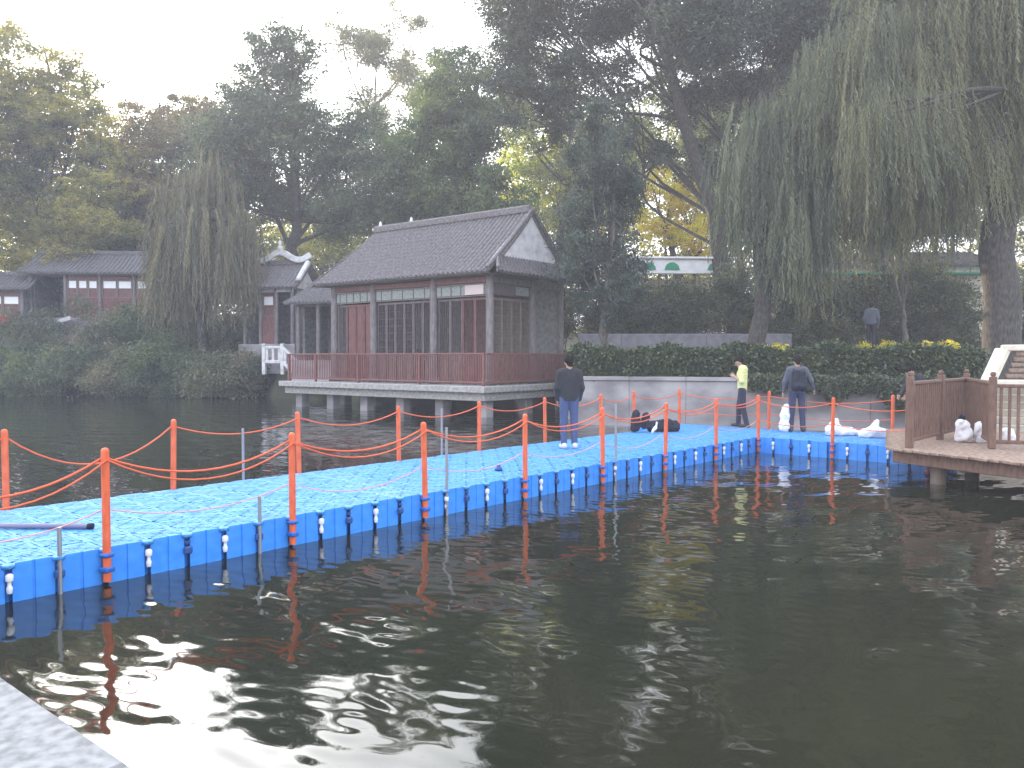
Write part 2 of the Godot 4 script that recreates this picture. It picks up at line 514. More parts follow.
func make_dock() -> void:
	var dock := thing("floating_dock", "bright blue modular floating dock with orange posts and ropes", "floating dock", DOCK_AT, DOCK_TURN)
	var cells := []
	for i in range(-40, 0):
		for j in range(0, 7): cells.append(Vector2((i + 0.5) * B, -(j + 0.5) * B))
	for i in range(0, 5):
		for j in range(-9, 8): cells.append(Vector2((i + 0.5) * B, -(j + 0.5) * B))
	var bas := Basis(Vector3.UP, DOCK_TURN)
	var scored := []
	for c in cells:
		var w := DOCK_AT + bas * Vector3(c.x, 0, c.y)
		var ratio := absf(w.x / w.z)
		var s := w.length() + (30.0 if ratio > 0.68 else 0.0)
		scored.append([s, c])
	scored.sort_custom(func(p, q): return p[0] < q[0])
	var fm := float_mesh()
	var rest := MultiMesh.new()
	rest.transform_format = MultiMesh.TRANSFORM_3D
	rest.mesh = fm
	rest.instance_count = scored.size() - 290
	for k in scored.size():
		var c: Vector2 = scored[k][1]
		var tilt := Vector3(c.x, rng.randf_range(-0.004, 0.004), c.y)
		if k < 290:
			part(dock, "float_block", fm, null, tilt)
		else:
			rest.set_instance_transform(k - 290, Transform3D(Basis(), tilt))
	var mi := MultiMeshInstance3D.new()
	mi.name = "far_float_blocks"
	mi.multimesh = rest
	mi.set_meta("kind", "stuff")
	dock.add_child(mi)
	# orange posts, in pairs, with a plastic collar on the dock's side
	var pg := Geo.new()
	pg.lathe(Vector3.ZERO, [[0.0, 0.03], [0.036, 0.03], [0.036, 1.20], [0.033, 1.222], [0.02, 1.235], [0.0, 1.24]], 12)
	var post_mesh := pg.mesh()
	var cg := Geo.new()
	cg.box(Vector3(0, 0.14, 0), Vector3(0.11, 0.05, 0.10), 0.012)
	cg.box(Vector3(0, 0.27, 0), Vector3(0.10, 0.04, 0.10), 0.012)
	var clamp_mesh := cg.mesh()
	var near := []
	var far := []
	for k in 9:
		near.append(Vector3(-1.92 * k, 0, 0.045))
		far.append(Vector3(-1.92 * k, 0, -7 * B - 0.045))
	far[0] = Vector3(0.0, 0, -8 * B - 0.045)
	near[8] = Vector3(-15.2, 0, 0.045)
	far[8] = Vector3(-15.2, 0, -7 * B - 0.045)
	var leg2 := [Vector3(-0.045, 0, 1.63), Vector3(-0.045, 0, 3.40)]
	var leg2far := [Vector3(1.965, 0, -3.0), Vector3(1.965, 0, -0.6), Vector3(1.965, 0, 2.18)]
	for p in near + far + leg2 + leg2far:
		var lean: Vector3 = p
		var o := part(dock, "post", post_mesh, M.post_orange, lean, rng.randf() * TAU)
		o.rotation.x = rng.randfn(0.0, 0.008)
		o.rotation.z = rng.randfn(0.0, 0.008)
		part(o, "clamp", clamp_mesh, M.lug_blue)
	# ropes
	var sag_near := [0.10, 0.13, 0.15, 0.16, 0.17, 0.19, 0.22, 0.26]
	var sag_far := [0.13, 0.15, 0.14, 0.15, 0.17, 0.17, 0.40, 0.3]
	for k in 8:
		var a: Vector3 = near[k]
		var b: Vector3 = near[k + 1]
		part(dock, "rope", sag_rope(a + Vector3(0, 1.15, -0.04), b + Vector3(0, 1.15, -0.04), sag_near[k], 0.011), M.rope_orange)
		part(dock, "rope", sag_rope(a + Vector3(0, 1.13, 0.04), b + Vector3(0, 1.13, 0.04), sag_near[k] * 1.25, 0.009), M.rope_orange)
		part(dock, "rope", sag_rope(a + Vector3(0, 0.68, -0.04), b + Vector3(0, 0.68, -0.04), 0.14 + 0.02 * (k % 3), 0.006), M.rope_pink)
		var c: Vector3 = far[k]
		var e: Vector3 = far[k + 1]
		part(dock, "rope", sag_rope(c + Vector3(0, 1.15, 0), e + Vector3(0, 1.15, 0), sag_far[k], 0.011), M.rope_orange)
	for pr in [[near[0], leg2[0]], [leg2[0], leg2[1]], [leg2far[0], leg2far[1]], [leg2far[1], leg2far[2]], [far[0], leg2far[0]]]:
		part(dock, "rope", sag_rope(pr[0] + Vector3(0, 1.12, 0), pr[1] + Vector3(0, 1.12, 0), 0.12, 0.011), M.rope_orange)
		part(dock, "rope", sag_rope(pr[0] + Vector3(0, 0.70, 0), pr[1] + Vector3(0, 0.70, 0), 0.09, 0.009), M.rope_orange)
	# coupling pins in the notches of the near side: white bolts and dark lugs by turns
	var wb := Geo.new()
	wb.lathe(Vector3.ZERO, [[0.0, 0.08], [0.020, 0.085], [0.026, 0.13], [0.016, 0.15], [0.016, 0.185], [0.030, 0.19], [0.032, 0.235], [0.018, 0.25], [0.0, 0.252]], 10)
	var wbm := wb.mesh()
	var db := Geo.new()
	db.box(Vector3(0, 0.17, -0.004), Vector3(0.085, 0.075, 0.045), 0.014)
	db.box(Vector3(0, 0.245, -0.01), Vector3(0.05, 0.035, 0.03), 0.008)
	var dbm := db.mesh()
	for k in range(1, 40):
		if k % 5 == 0: continue
		var white: bool = k % 5 in [2, 4]
		part(dock, "coupling_bolt" if white else "coupling_lug", wbm if white else dbm, M.bolt_white if white else M.bolt_dark, Vector3(-k * B, 0, 0.022))
	for k in range(1, 9):
		if k == 4: continue
		var white2: bool = k % 2 == 1
		part(dock, "coupling_bolt" if white2 else "coupling_lug", wbm if white2 else dbm, M.bolt_white if white2 else M.bolt_dark, Vector3(-0.022, 0, k * B), PI * 0.5)
	# steel mooring pipes driven through the notches
	for q in [[-36, 0.03, 0.58], [-31, 0.03, 0.60], [-24, 0.03, 1.14], [-14, 0.03, 1.28], [-27.4, -7 * B - 0.03, 1.05], [-17.5, -7 * B - 0.03, 1.15]]:
		var sg := Geo.new()
		sg.tube([Vector3(0, -0.5, 0), Vector3(0, q[2], 0)], [0.019, 0.019], 10)
		part(dock, "mooring_pipe", sg.mesh(), M.steel, Vector3(q[0] * B, 0, q[1]))
	# small cleat on the tread
	var kg := Geo.new()
	kg.lathe(Vector3.ZERO, [[0.0, 0.0], [0.06, 0.0], [0.06, 0.03], [0.03, 0.05], [0.03, 0.09], [0.0, 0.095]], 10)
	part(dock, "cleat", kg.mesh(), M.bolt_dark, Vector3(-19.5 * B, FREE + 0.005, -1.7 * B))
	# pipe lying across the dock
	var pipe := thing("grey_pipe", "thin grey pipe lying across the blue dock by a mooring pipe", "pipe", Vector3(-4.35, FREE + 0.034, -7.95))
	var g := Geo.new()
	g.tube([Vector3(-1.15, 0, 0.0), Vector3(0.13, 0, 0.03)], [0.027, 0.027], 10)
	part(pipe, "tube", g.mesh(), M.pipe_grey)
	var ge := Geo.new()
	ge.tube([Vector3(0.125, 0, 0.03), Vector3(0.175, 0, 0.031)], [0.031, 0.031], 10)
	part(pipe, "end_cap", ge.mesh(), M.bag_dark)

# ---------------------------------------------------------------- roofs
func roof_slope(el: Vector3, er: Vector3, rr: Vector3, rl: Vector3, gap: float, sag: float, rad := 0.06) -> Geo:
	var g := Geo.new()
	var n := maxi(3, int(round(el.distance_to(er) / gap)))
	var m := 10
	var nrm := ((er - el).cross(rl - el)).normalized()
	if nrm.y < 0.0: nrm = -nrm
	var P := func(i: int, j: int) -> Vector3:
		var t := float(i) / n
		var s := float(j) / m
		return el.lerp(er, t).lerp(rl.lerp(rr, t), s) + Vector3.DOWN * sag * 4.0 * s * (1.0 - s)
	for i in n:
		for j in m:
			g.face([P.call(i, j), P.call(i + 1, j), P.call(i + 1, j + 1), P.call(i, j + 1)], nrm)
			var dn := nrm * -0.10
			g.face([P.call(i, j) + dn, P.call(i + 1, j) + dn, P.call(i + 1, j + 1) + dn, P.call(i, j + 1) + dn], -nrm)
		g.face([P.call(i, 0), P.call(i + 1, 0), P.call(i + 1, 0) - nrm * 0.10, P.call(i, 0) - nrm * 0.10], el - rl)
	for i in [0, n]:
		for j in m:
			g.face([P.call(i, j), P.call(i, j + 1), P.call(i, j + 1) - nrm * 0.10, P.call(i, j) - nrm * 0.10], (el - er) if i == 0 else (er - el))
	# cover tiles: half-round rows, each course a little wider at its lower end
	var side := (er - el).normalized()
	var courses := 14
	for i in n + 1:
		for c in courses:
			var s0 := float(c) / courses
			var s1 := float(c + 1) / courses
			var t := float(i) / n
			var a := el.lerp(er, t).lerp(rl.lerp(rr, t), s0) + Vector3.DOWN * sag * 4.0 * s0 * (1.0 - s0)
			var b := el.lerp(er, t).lerp(rl.lerp(rr, t), s1) + Vector3.DOWN * sag * 4.0 * s1 * (1.0 - s1)
			var k := g.v.size()
			for e in [[a, rad * 1.12], [b, rad * 0.92]]:
				for q in 5:
					var th := PI * q / 4.0
					g.v.append(e[0] + side * cos(th) * e[1] + nrm * sin(th) * e[1] * 1.1)
			for q in 4:
				g.ix.append_array([k + q, k + q + 1, k + 5 + q, k + q + 1, k + 6 + q, k + 5 + q])
			var cap := []
			for q in 5: cap.append(g.v[k + q])
			g.face(cap, el - rl)
	return g

func add_roof(owner_: Node, called: String, el: Vector3, er: Vector3, rr: Vector3, rl: Vector3, gap: float, sag: float, m: Material, rad := 0.06) -> MeshInstance3D:
	var o := part(owner_, called, roof_slope(el, er, rr, rl, gap, sag, rad).mesh(), m)
	return o

func railing(owner_: Node, a: Vector3, b: Vector3, hgt: float, gap: float, m: Material, bw := 0.03, fin := 0.0, posts := 3, pw := 0.10) -> void:
	var n := maxi(2, int(round(a.distance_to(b) / gap)))
	var up := Vector3.UP
	var rg := Geo.new()
	rg.bar(a + up * (hgt - 0.03), b + up * (hgt - 0.03), 0.075, 0.06, 0.012)
	part(owner_, "top_rail", rg.mesh(), m)
	var lg := Geo.new()
	lg.bar(a + up * 0.12, b + up * 0.12, 0.05, 0.06, 0.01)
	part(owner_, "bottom_rail", lg.mesh(), m)
	var bg := Geo.new()
	bg.box(Vector3(0, (hgt - 0.06 + 0.15) * 0.5, 0), Vector3(bw, hgt - 0.06 - 0.15, bw), 0.004)
	var bm := bg.mesh()
	var turn := -atan2((b - a).z, (b - a).x)
	for k in range(1, n):
		part(owner_, "baluster", bm, m, a.lerp(b, float(k) / n), turn)
	if posts > 0:
		var pg := Geo.new()
		pg.box(Vector3(0, (hgt + fin * 0.5) * 0.5, 0), Vector3(pw, hgt + fin * 0.5, pw), 0.01)
		if fin > 0.0:
			pg.box(Vector3(0, hgt + fin * 0.75, 0), Vector3(pw * 0.72, fin * 0.5, pw * 0.72), 0.02)
		var pm := pg.mesh()
		if posts & 1: part(owner_, "rail_post", pm, m, a, turn)
		if posts & 2: part(owner_, "rail_post", pm, m, b, turn)

func door_leaf(owner_: Node, at: Vector3, w: float, h: float, frame: Material, inner: Material, bars: Material, solid: bool, turn := 0.0) -> void:
	var g := Geo.new()
	var t := 0.055
	g.box(Vector3(-w * 0.5 + t * 0.5, h * 0.5, 0), Vector3(t, h, 0.06), 0.006)
	g.box(Vector3(w * 0.5 - t * 0.5, h * 0.5, 0), Vector3(t, h, 0.06), 0.006)
	for y in [0.06, 0.9, 1.05, h - 0.05]:
		g.box(Vector3(0, y, 0), Vector3(w - 2 * t, 0.08, 0.056), 0.005)
	var o := part(owner_, "door_leaf", g.mesh(), frame, at, turn)
	var pg := Geo.new()
	if solid:
		pg.box(Vector3(0, h * 0.5, -0.025), Vector3(w - 2 * t, h - 0.05, 0.012))
		pg.box(Vector3(0, 2.0, -0.01), Vector3(w - 2 * t - 0.08, h - 1.4, 0.02), 0.008)
	else:
		pg.box(Vector3(0, 0.52, -0.025), Vector3(w - 2 * t, 1.0, 0.012))     # below it solid, above it open lattice onto the room
	pg.box(Vector3(0, 0.48, -0.01), Vector3(w - 2 * t - 0.08, 0.62, 0.02), 0.008)
	part(o, "panel", pg.mesh(), inner)
	if not solid:
		var lg := Geo.new()
		var n := maxi(3, int(w / 0.11))
		for k in range(1, n):
			lg.box(Vector3(-w * 0.5 + t + (w - 2 * t) * k / n, (1.09 + h - 0.09) * 0.5, 0), Vector3(0.014, h - 1.2, 0.02))
		for k in range(1, 7):
			lg.box(Vector3(0, 1.09 + (h - 1.18) * k / 7.0, 0.001), Vector3(w - 2 * t, 0.014, 0.018))
		part(o, "lattice", lg.mesh(), bars)

# ---------------------------------------------------------------- waterside pavilion
func make_pavilion() -> void:
	var t := thing("waterside_pavilion", "long Chinese pavilion with grey tiled gable roof over the water", "pavilion", Vector3(-0.81, 0, -27.0), -0.6493)
	var fl := 1.07
	# stone terrace on piles
	var bg := Geo.new()
	bg.box(Vector3(-5.1, fl - 0.11, -2.35), Vector3(10.9, 0.22, 6.0), 0.02)
	part(t, "terrace_slab", bg.mesh(), M.stone_pale)
	var ug := Geo.new()
	ug.box(Vector3(-5.1, fl - 0.36, -2.4), Vector3(10.6, 0.28, 5.7), 0.02)
	part(t, "terrace_beam", ug.mesh(), M.stone_pale)
	var pile := Geo.new()
	pile.box(Vector3(0, -0.15, 0), Vector3(0.4, 1.46, 0.4), 0.02)
	var pm := pile.mesh()
	for k in 6:
		for z in [-0.1, -2.4, -4.8]:
			part(t, "pile", pm, M.stone_grey, Vector3(-0.2 - k * 1.95, 0, z))
	# columns
	var col := Geo.new()
	col.lathe(Vector3.ZERO, [[0.0, fl], [0.24, fl], [0.24, fl + 0.10], [0.19, fl + 0.20], [0.145, fl + 0.21], [0.14, 4.88], [0.0, 4.88]], 14)
	var cm := col.mesh()
	var xs := [-0.4, -3.03, -6.2, -8.5]
	for x in xs: part(t, "column", cm, M.wood_post, Vector3(x, 0, -0.6))
	for z in [-3.1, -4.95]: part(t, "column", cm, M.wood_post, Vector3(-0.4, 0, z))
	# beams and painted frieze
	var b1 := Geo.new()
	b1.box(Vector3(-4.45, 4.74, -0.6), Vector3(8.3, 0.20, 0.16), 0.015)
	part(t, "eaves_beam", b1.mesh(), M.wood_rail_red)
	var b2 := Geo.new()
	b2.box(Vector3(-0.4, 4.74, -2.75), Vector3(0.15, 0.20, 4.2), 0.015)
	part(t, "eaves_beam", b2.mesh(), M.wood_post)
	for k in 3:
		var x0: float = xs[k + 1] + 0.16
		var x1: float = xs[k] - 0.16
		var fg := Geo.new()
		fg.box(Vector3((x0 + x1) * 0.5, 4.40, -0.62), Vector3(x1 - x0, 0.44, 0.05), 0.005)
		var fr := part(t, "frieze_panel", fg.mesh(), M.frieze)
		var fb := Geo.new()
		for q in 5:
			fb.box(Vector3(lerpf(x0, x1, (q + 0.5) / 5.0), 4.40, -0.588), Vector3(0.03, 0.40, 0.02))
		for y in [4.22, 4.58]:
			fb.box(Vector3((x0 + x1) * 0.5, y, -0.587), Vector3(x1 - x0, 0.03, 0.02))
		part(fr, "moulding", fb.mesh(), M.lattice_dark)
	var pq := Geo.new()
	pq.box(Vector3(-1.05, 4.40, -0.545), Vector3(0.85, 0.34, 0.05), 0.01)
	part(t, "plaque", pq.mesh(), M.plaque)
	var sf := Geo.new()
	sf.box(Vector3(-0.42, 4.42, -1.85), Vector3(0.05, 0.40, 2.15), 0.005)
	part(t, "frieze_panel", sf.mesh(), M.shutter_lilac)
	var spq := Geo.new()
	spq.box(Vector3(-0.375, 4.42, -2.45), Vector3(0.04, 0.30, 0.75), 0.008)
	part(t, "plaque", spq.mesh(), M.frieze)
	# door leaves of the three bays
	var dh := 4.14 - fl
	for k in 3:
		var x0: float = xs[k + 1] + 0.15
		var x1: float = xs[k] - 0.15
		var n: int = [4, 6, 4][k]
		for q in n:
			var w := (x1 - x0) / n
			var cx := x0 + w * (q + 0.5)
			var red: bool = (k == 2 and q > 0) or (k == 0 and q >= 2)
			door_leaf(t, Vector3(cx, fl, -0.70), w - 0.012, dh, M.wood_red if red else M.shutter_lilac, M.wood_red if red else M.wood_dark, M.wood_red if red else M.shutter_lilac, red and k == 2)
	# side: dark slatted window bay, then grey wall
	for q in 4:
		door_leaf(t, Vector3(-0.46, fl, -0.77 - 0.56 * (q + 0.5)), 0.55, dh, M.wood_dark, M.wood_dark, M.wood_dark, false, PI * 0.5)
	var wg := Geo.new()
	wg.box(Vector3(-0.52, (fl + 4.86) * 0.5, -4.03), Vector3(0.2, 4.86 - fl, 1.7), 0.01)
	part(t, "side_wall", wg.mesh(), M.brick_grey)
	var bw := Geo.new()
	bw.box(Vector3(-4.45, (fl + 4.86) * 0.5, -5.0), Vector3(8.1, 4.86 - fl, 0.2), 0.01)
	part(t, "back_wall", bw.mesh(), M.brick_grey)
	var lw := Geo.new()
	lw.box(Vector3(-8.45, (fl + 4.86) * 0.5, -2.9), Vector3(0.2, 4.86 - fl, 4.0), 0.01)
	part(t, "side_wall", lw.mesh(), M.brick_grey)
	# ceiling boards close the roof space
	var cg := Geo.new()
	cg.box(Vector3(-4.45, 4.90, -2.7), Vector3(8.7, 0.06, 4.9))
	part(t, "soffit", cg.mesh(), M.wood_dark)
	# roof
	var RY := 7.28
	var f := add_roof(t, "roof_slope", Vector3(-8.95, 4.95, 0.05), Vector3(0.02, 4.95, 0.05), Vector3(-0.04, RY, -2.6), Vector3(-8.1, RY, -2.6), 0.22, 0.10, M.tile_grey)
	f.set_meta("label", "front roof slope in grey barrel tiles")
	add_roof(t, "roof_slope", Vector3(-8.95, 4.95, -5.35), Vector3(0.02, 4.95, -5.35), Vector3(-0.04, RY, -2.6), Vector3(-8.1, RY, -2.6), 0.22, 0.10, M.tile_grey)
	add_roof(t, "skirt_roof", Vector3(0.50, 4.93, -5.45), Vector3(0.50, 4.93, 0.08), Vector3(-0.06, 5.52, -0.62), Vector3(-0.06, 5.52, -4.75), 0.22, 0.02, M.tile_grey)
	add_roof(t, "skirt_roof", Vector3(-9.2, 4.93, -5.45), Vector3(-9.2, 4.93, 0.08), Vector3(-8.15, RY - 0.1, -2.5), Vector3(-8.15, RY - 0.1, -2.7), 0.22, 0.05, M.tile_grey)
	var gg := Geo.new()
	var tri := [Vector3(0, 5.40, -0.50), Vector3(0, 5.40, -4.85), Vector3(0, RY - 0.10, -2.6)]
	gg.face([tri[0] + Vector3(-0.07, 0, 0), tri[1] + Vector3(-0.07, 0, 0), tri[2] + Vector3(-0.07, 0, 0)], Vector3.RIGHT)
	gg.face([tri[0] + Vector3(-0.30, 0, 0), tri[1] + Vector3(-0.30, 0, 0), tri[2] + Vector3(-0.30, 0, 0)], Vector3.LEFT)
	for q in 3:
		var pa: Vector3 = tri[q]
		var pb: Vector3 = tri[(q + 1) % 3]
		gg.face([pa + Vector3(-0.07, 0, 0), pb + Vector3(-0.07, 0, 0), pb + Vector3(-0.30, 0, 0), pa + Vector3(-0.30, 0, 0)], (pa + pb) * 0.5 - Vector3(0, 6.0, -2.6))
	part(t, "gable_wall", gg.mesh(), M.plaster)
	# barge boards and ridge
	var rg := Geo.new()
	rg.bar(Vector3(-8.25, RY + 0.12, -2.6), Vector3(-0.12, RY + 0.12, -2.6), 0.24, 0.30, 0.05)
	part(t, "ridge", rg.mesh(), M.tile_grey)
	for z in [[0.10, 1.0], [-5.40, -1.0]]:
		var pts := []
		var rd := []
		for k in 7:
			var s := k / 6.0
			pts.append(Vector3(lerpf(0.03, -0.03, s), lerpf(5.06, RY + 0.10, s) - 0.4 * s * (1.0 - s) * 0.6, lerpf(z[0], -2.6, s)))
			rd.append(0.065)
		var vg := Geo.new()
		vg.tube(pts, rd, 8)
		part(t, "verge_ridge", vg.mesh(), M.tile_grey)
		var hp := Geo.new()
		hp.tube([Vector3(0.52, 5.02, z[0]), Vector3(0.25, 5.24, lerpf(z[0], -2.6, 0.12)), Vector3(-0.02, 5.54, lerpf(z[0], -2.6, 0.25))], [0.06, 0.06, 0.06], 8)
		part(t, "hip_ridge", hp.mesh(), M.tile_grey)
	for x in [-7.9, -6.1]:
		var fg2 := Geo.new()
		fg2.lathe(Vector3(x, RY + 0.24, -2.6), [[0.0, 0.0], [0.08, 0.0], [0.09, 0.05], [0.05, 0.10], [0.06, 0.15], [0.02, 0.22], [0.0, 0.23]], 10)
		part(t, "finial", fg2.mesh(), M.plaster)
	# red railing round the terrace
	var rz := 0.30
	var rx := 0.05
	var stops := [0.05, -2.9, -6.1, -8.6, -10.3]
	for k in 4:
		railing(t, Vector3(stops[k], fl, rz), Vector3(stops[k + 1], fl, rz), 1.12, 0.105, M.wood_rail_red, 0.035, 0.0, 3 if k == 0 else 2, 0.09)
	railing(t, Vector3(rx, fl, rz - 0.12), Vector3(rx, fl, -4.9), 1.12, 0.105, M.wood_rail_red, 0.035, 0.0, 2, 0.09)

# ---------------------------------------------------------------- small buildings across the water
func small_hall(called: String, label: String, at: Vector3, turn: float, w: float, dp: float, eave: float, ridge: float, roofm: Material, bays: Array, low := 1.0) -> Node3D:
	var t := thing(called, label, "building", at, turn)
	var p := Geo.new()
	p.box(Vector3(0, -0.6, 0), Vector3(w + 0.5, 1.5, dp + 0.5), 0.02)
	part(t, "plinth", p.mesh(), M.stone_grey)
	var n := bays.size()
	var cg := Geo.new()
	cg.lathe(Vector3.ZERO, [[0.0, 0.15], [0.11, 0.15], [0.105, eave], [0.0, eave]], 10)
	var cm := cg.mesh()
	for k in n + 1:
		part(t, "column", cm, M.wood_post, Vector3(-w * 0.5 + w * k / n, 0, dp * 0.5))
	var bm := Geo.new()
	bm.box(Vector3(0, eave - 0.12, dp * 0.5), Vector3(w + 0.2, 0.22, 0.14), 0.01)
	part(t, "beam", bm.mesh(), M.wood_dark)
	for k in n:
		var bw := w / n - 0.22
		var cx := -w * 0.5 + w * (k + 0.5) / n
		var kind: int = bays[k]
		if kind == 0: continue                      # open bay
		var wg := Geo.new()
		wg.box(Vector3(cx, 0.15 + low * 0.5, dp * 0.5 - 0.03), Vector3(bw, low, 0.08), 0.01)
		part(t, "wall_panel", wg.mesh(), M.wood_red)
		var hg0 := Geo.new()
		hg0.box(Vector3(cx, eave - 0.32, dp * 0.5 - 0.03), Vector3(bw, 0.2, 0.08), 0.01)
		part(t, "head_panel", hg0.mesh(), M.wood_red)
		var y0 := 0.15 + low
		var y1 := eave - 0.42
		var panes := kind
		for q in panes:
			var pw := bw / panes
			var wn := Geo.new()
			var px := cx - bw * 0.5 + pw * (q + 0.5)
			for sx in [-1, 1]:
				wn.box(Vector3(px + sx * (pw * 0.5 - 0.04), (y0 + y1) * 0.5, dp * 0.5 - 0.02), Vector3(0.07, y1 - y0, 0.07), 0.008)
			for yy in [y0 + 0.03, lerpf(y0, y1, 0.52), y1 - 0.03]:
				wn.box(Vector3(px, yy, dp * 0.5 - 0.02), Vector3(pw - 0.15, 0.06, 0.065), 0.006)
			var wd := part(t, "window", wn.mesh(), M.wood_dark)
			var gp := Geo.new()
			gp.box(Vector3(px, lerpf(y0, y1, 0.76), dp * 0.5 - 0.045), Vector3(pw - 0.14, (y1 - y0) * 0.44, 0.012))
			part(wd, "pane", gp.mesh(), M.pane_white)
			var gp2 := Geo.new()
			gp2.box(Vector3(px, lerpf(y0, y1, 0.27), dp * 0.5 - 0.045), Vector3(pw - 0.14, (y1 - y0) * 0.46, 0.012))
			part(wd, "shutter", gp2.mesh(), M.wood_red)
	var bk := Geo.new()
	bk.box(Vector3(0, 0.15 + (eave - 0.2) * 0.5, -dp * 0.5), Vector3(w, eave - 0.2, 0.16), 0.01)
	for sx in [-1, 1]:
		bk.box(Vector3(sx * w * 0.5, 0.15 + (eave - 0.2) * 0.5, -0.12), Vector3(0.14, eave - 0.2, dp - 0.5), 0.01)
	part(t, "walls", bk.mesh(), M.brick_grey)
	var ov := 0.5
	add_roof(t, "roof_slope", Vector3(-w * 0.5 - ov, eave - 0.05, dp * 0.5 + ov), Vector3(w * 0.5 + ov, eave - 0.05, dp * 0.5 + ov), Vector3(w * 0.5 + ov * 0.6, ridge, 0), Vector3(-w * 0.5 - ov * 0.6, ridge, 0), 0.24, 0.08, roofm)
	add_roof(t, "roof_slope", Vector3(-w * 0.5 - ov, eave - 0.05, -dp * 0.5 - ov), Vector3(w * 0.5 + ov, eave - 0.05, -dp * 0.5 - ov), Vector3(w * 0.5 + ov * 0.6, ridge, 0), Vector3(-w * 0.5 - ov * 0.6, ridge, 0), 0.24, 0.08, roofm)
	for sx in [-1.0, 1.0]:
		var gb := Geo.new()
		gb.face([Vector3(sx * w * 0.5, eave - 0.1, dp * 0.5), Vector3(sx * w * 0.5, eave - 0.1, -dp * 0.5), Vector3(sx * w * 0.5, ridge - 0.1, 0)], Vector3(sx, 0, 0))
		part(t, "gable_wall", gb.mesh(), M.plaster)
	var rg := Geo.new()
	rg.bar(Vector3(-w * 0.5 - ov * 0.6, ridge + 0.10, 0), Vector3(w * 0.5 + ov * 0.6, ridge + 0.10, 0), 0.22, 0.26, 0.04)
	part(t, "ridge", rg.mesh(), roofm)
	return t

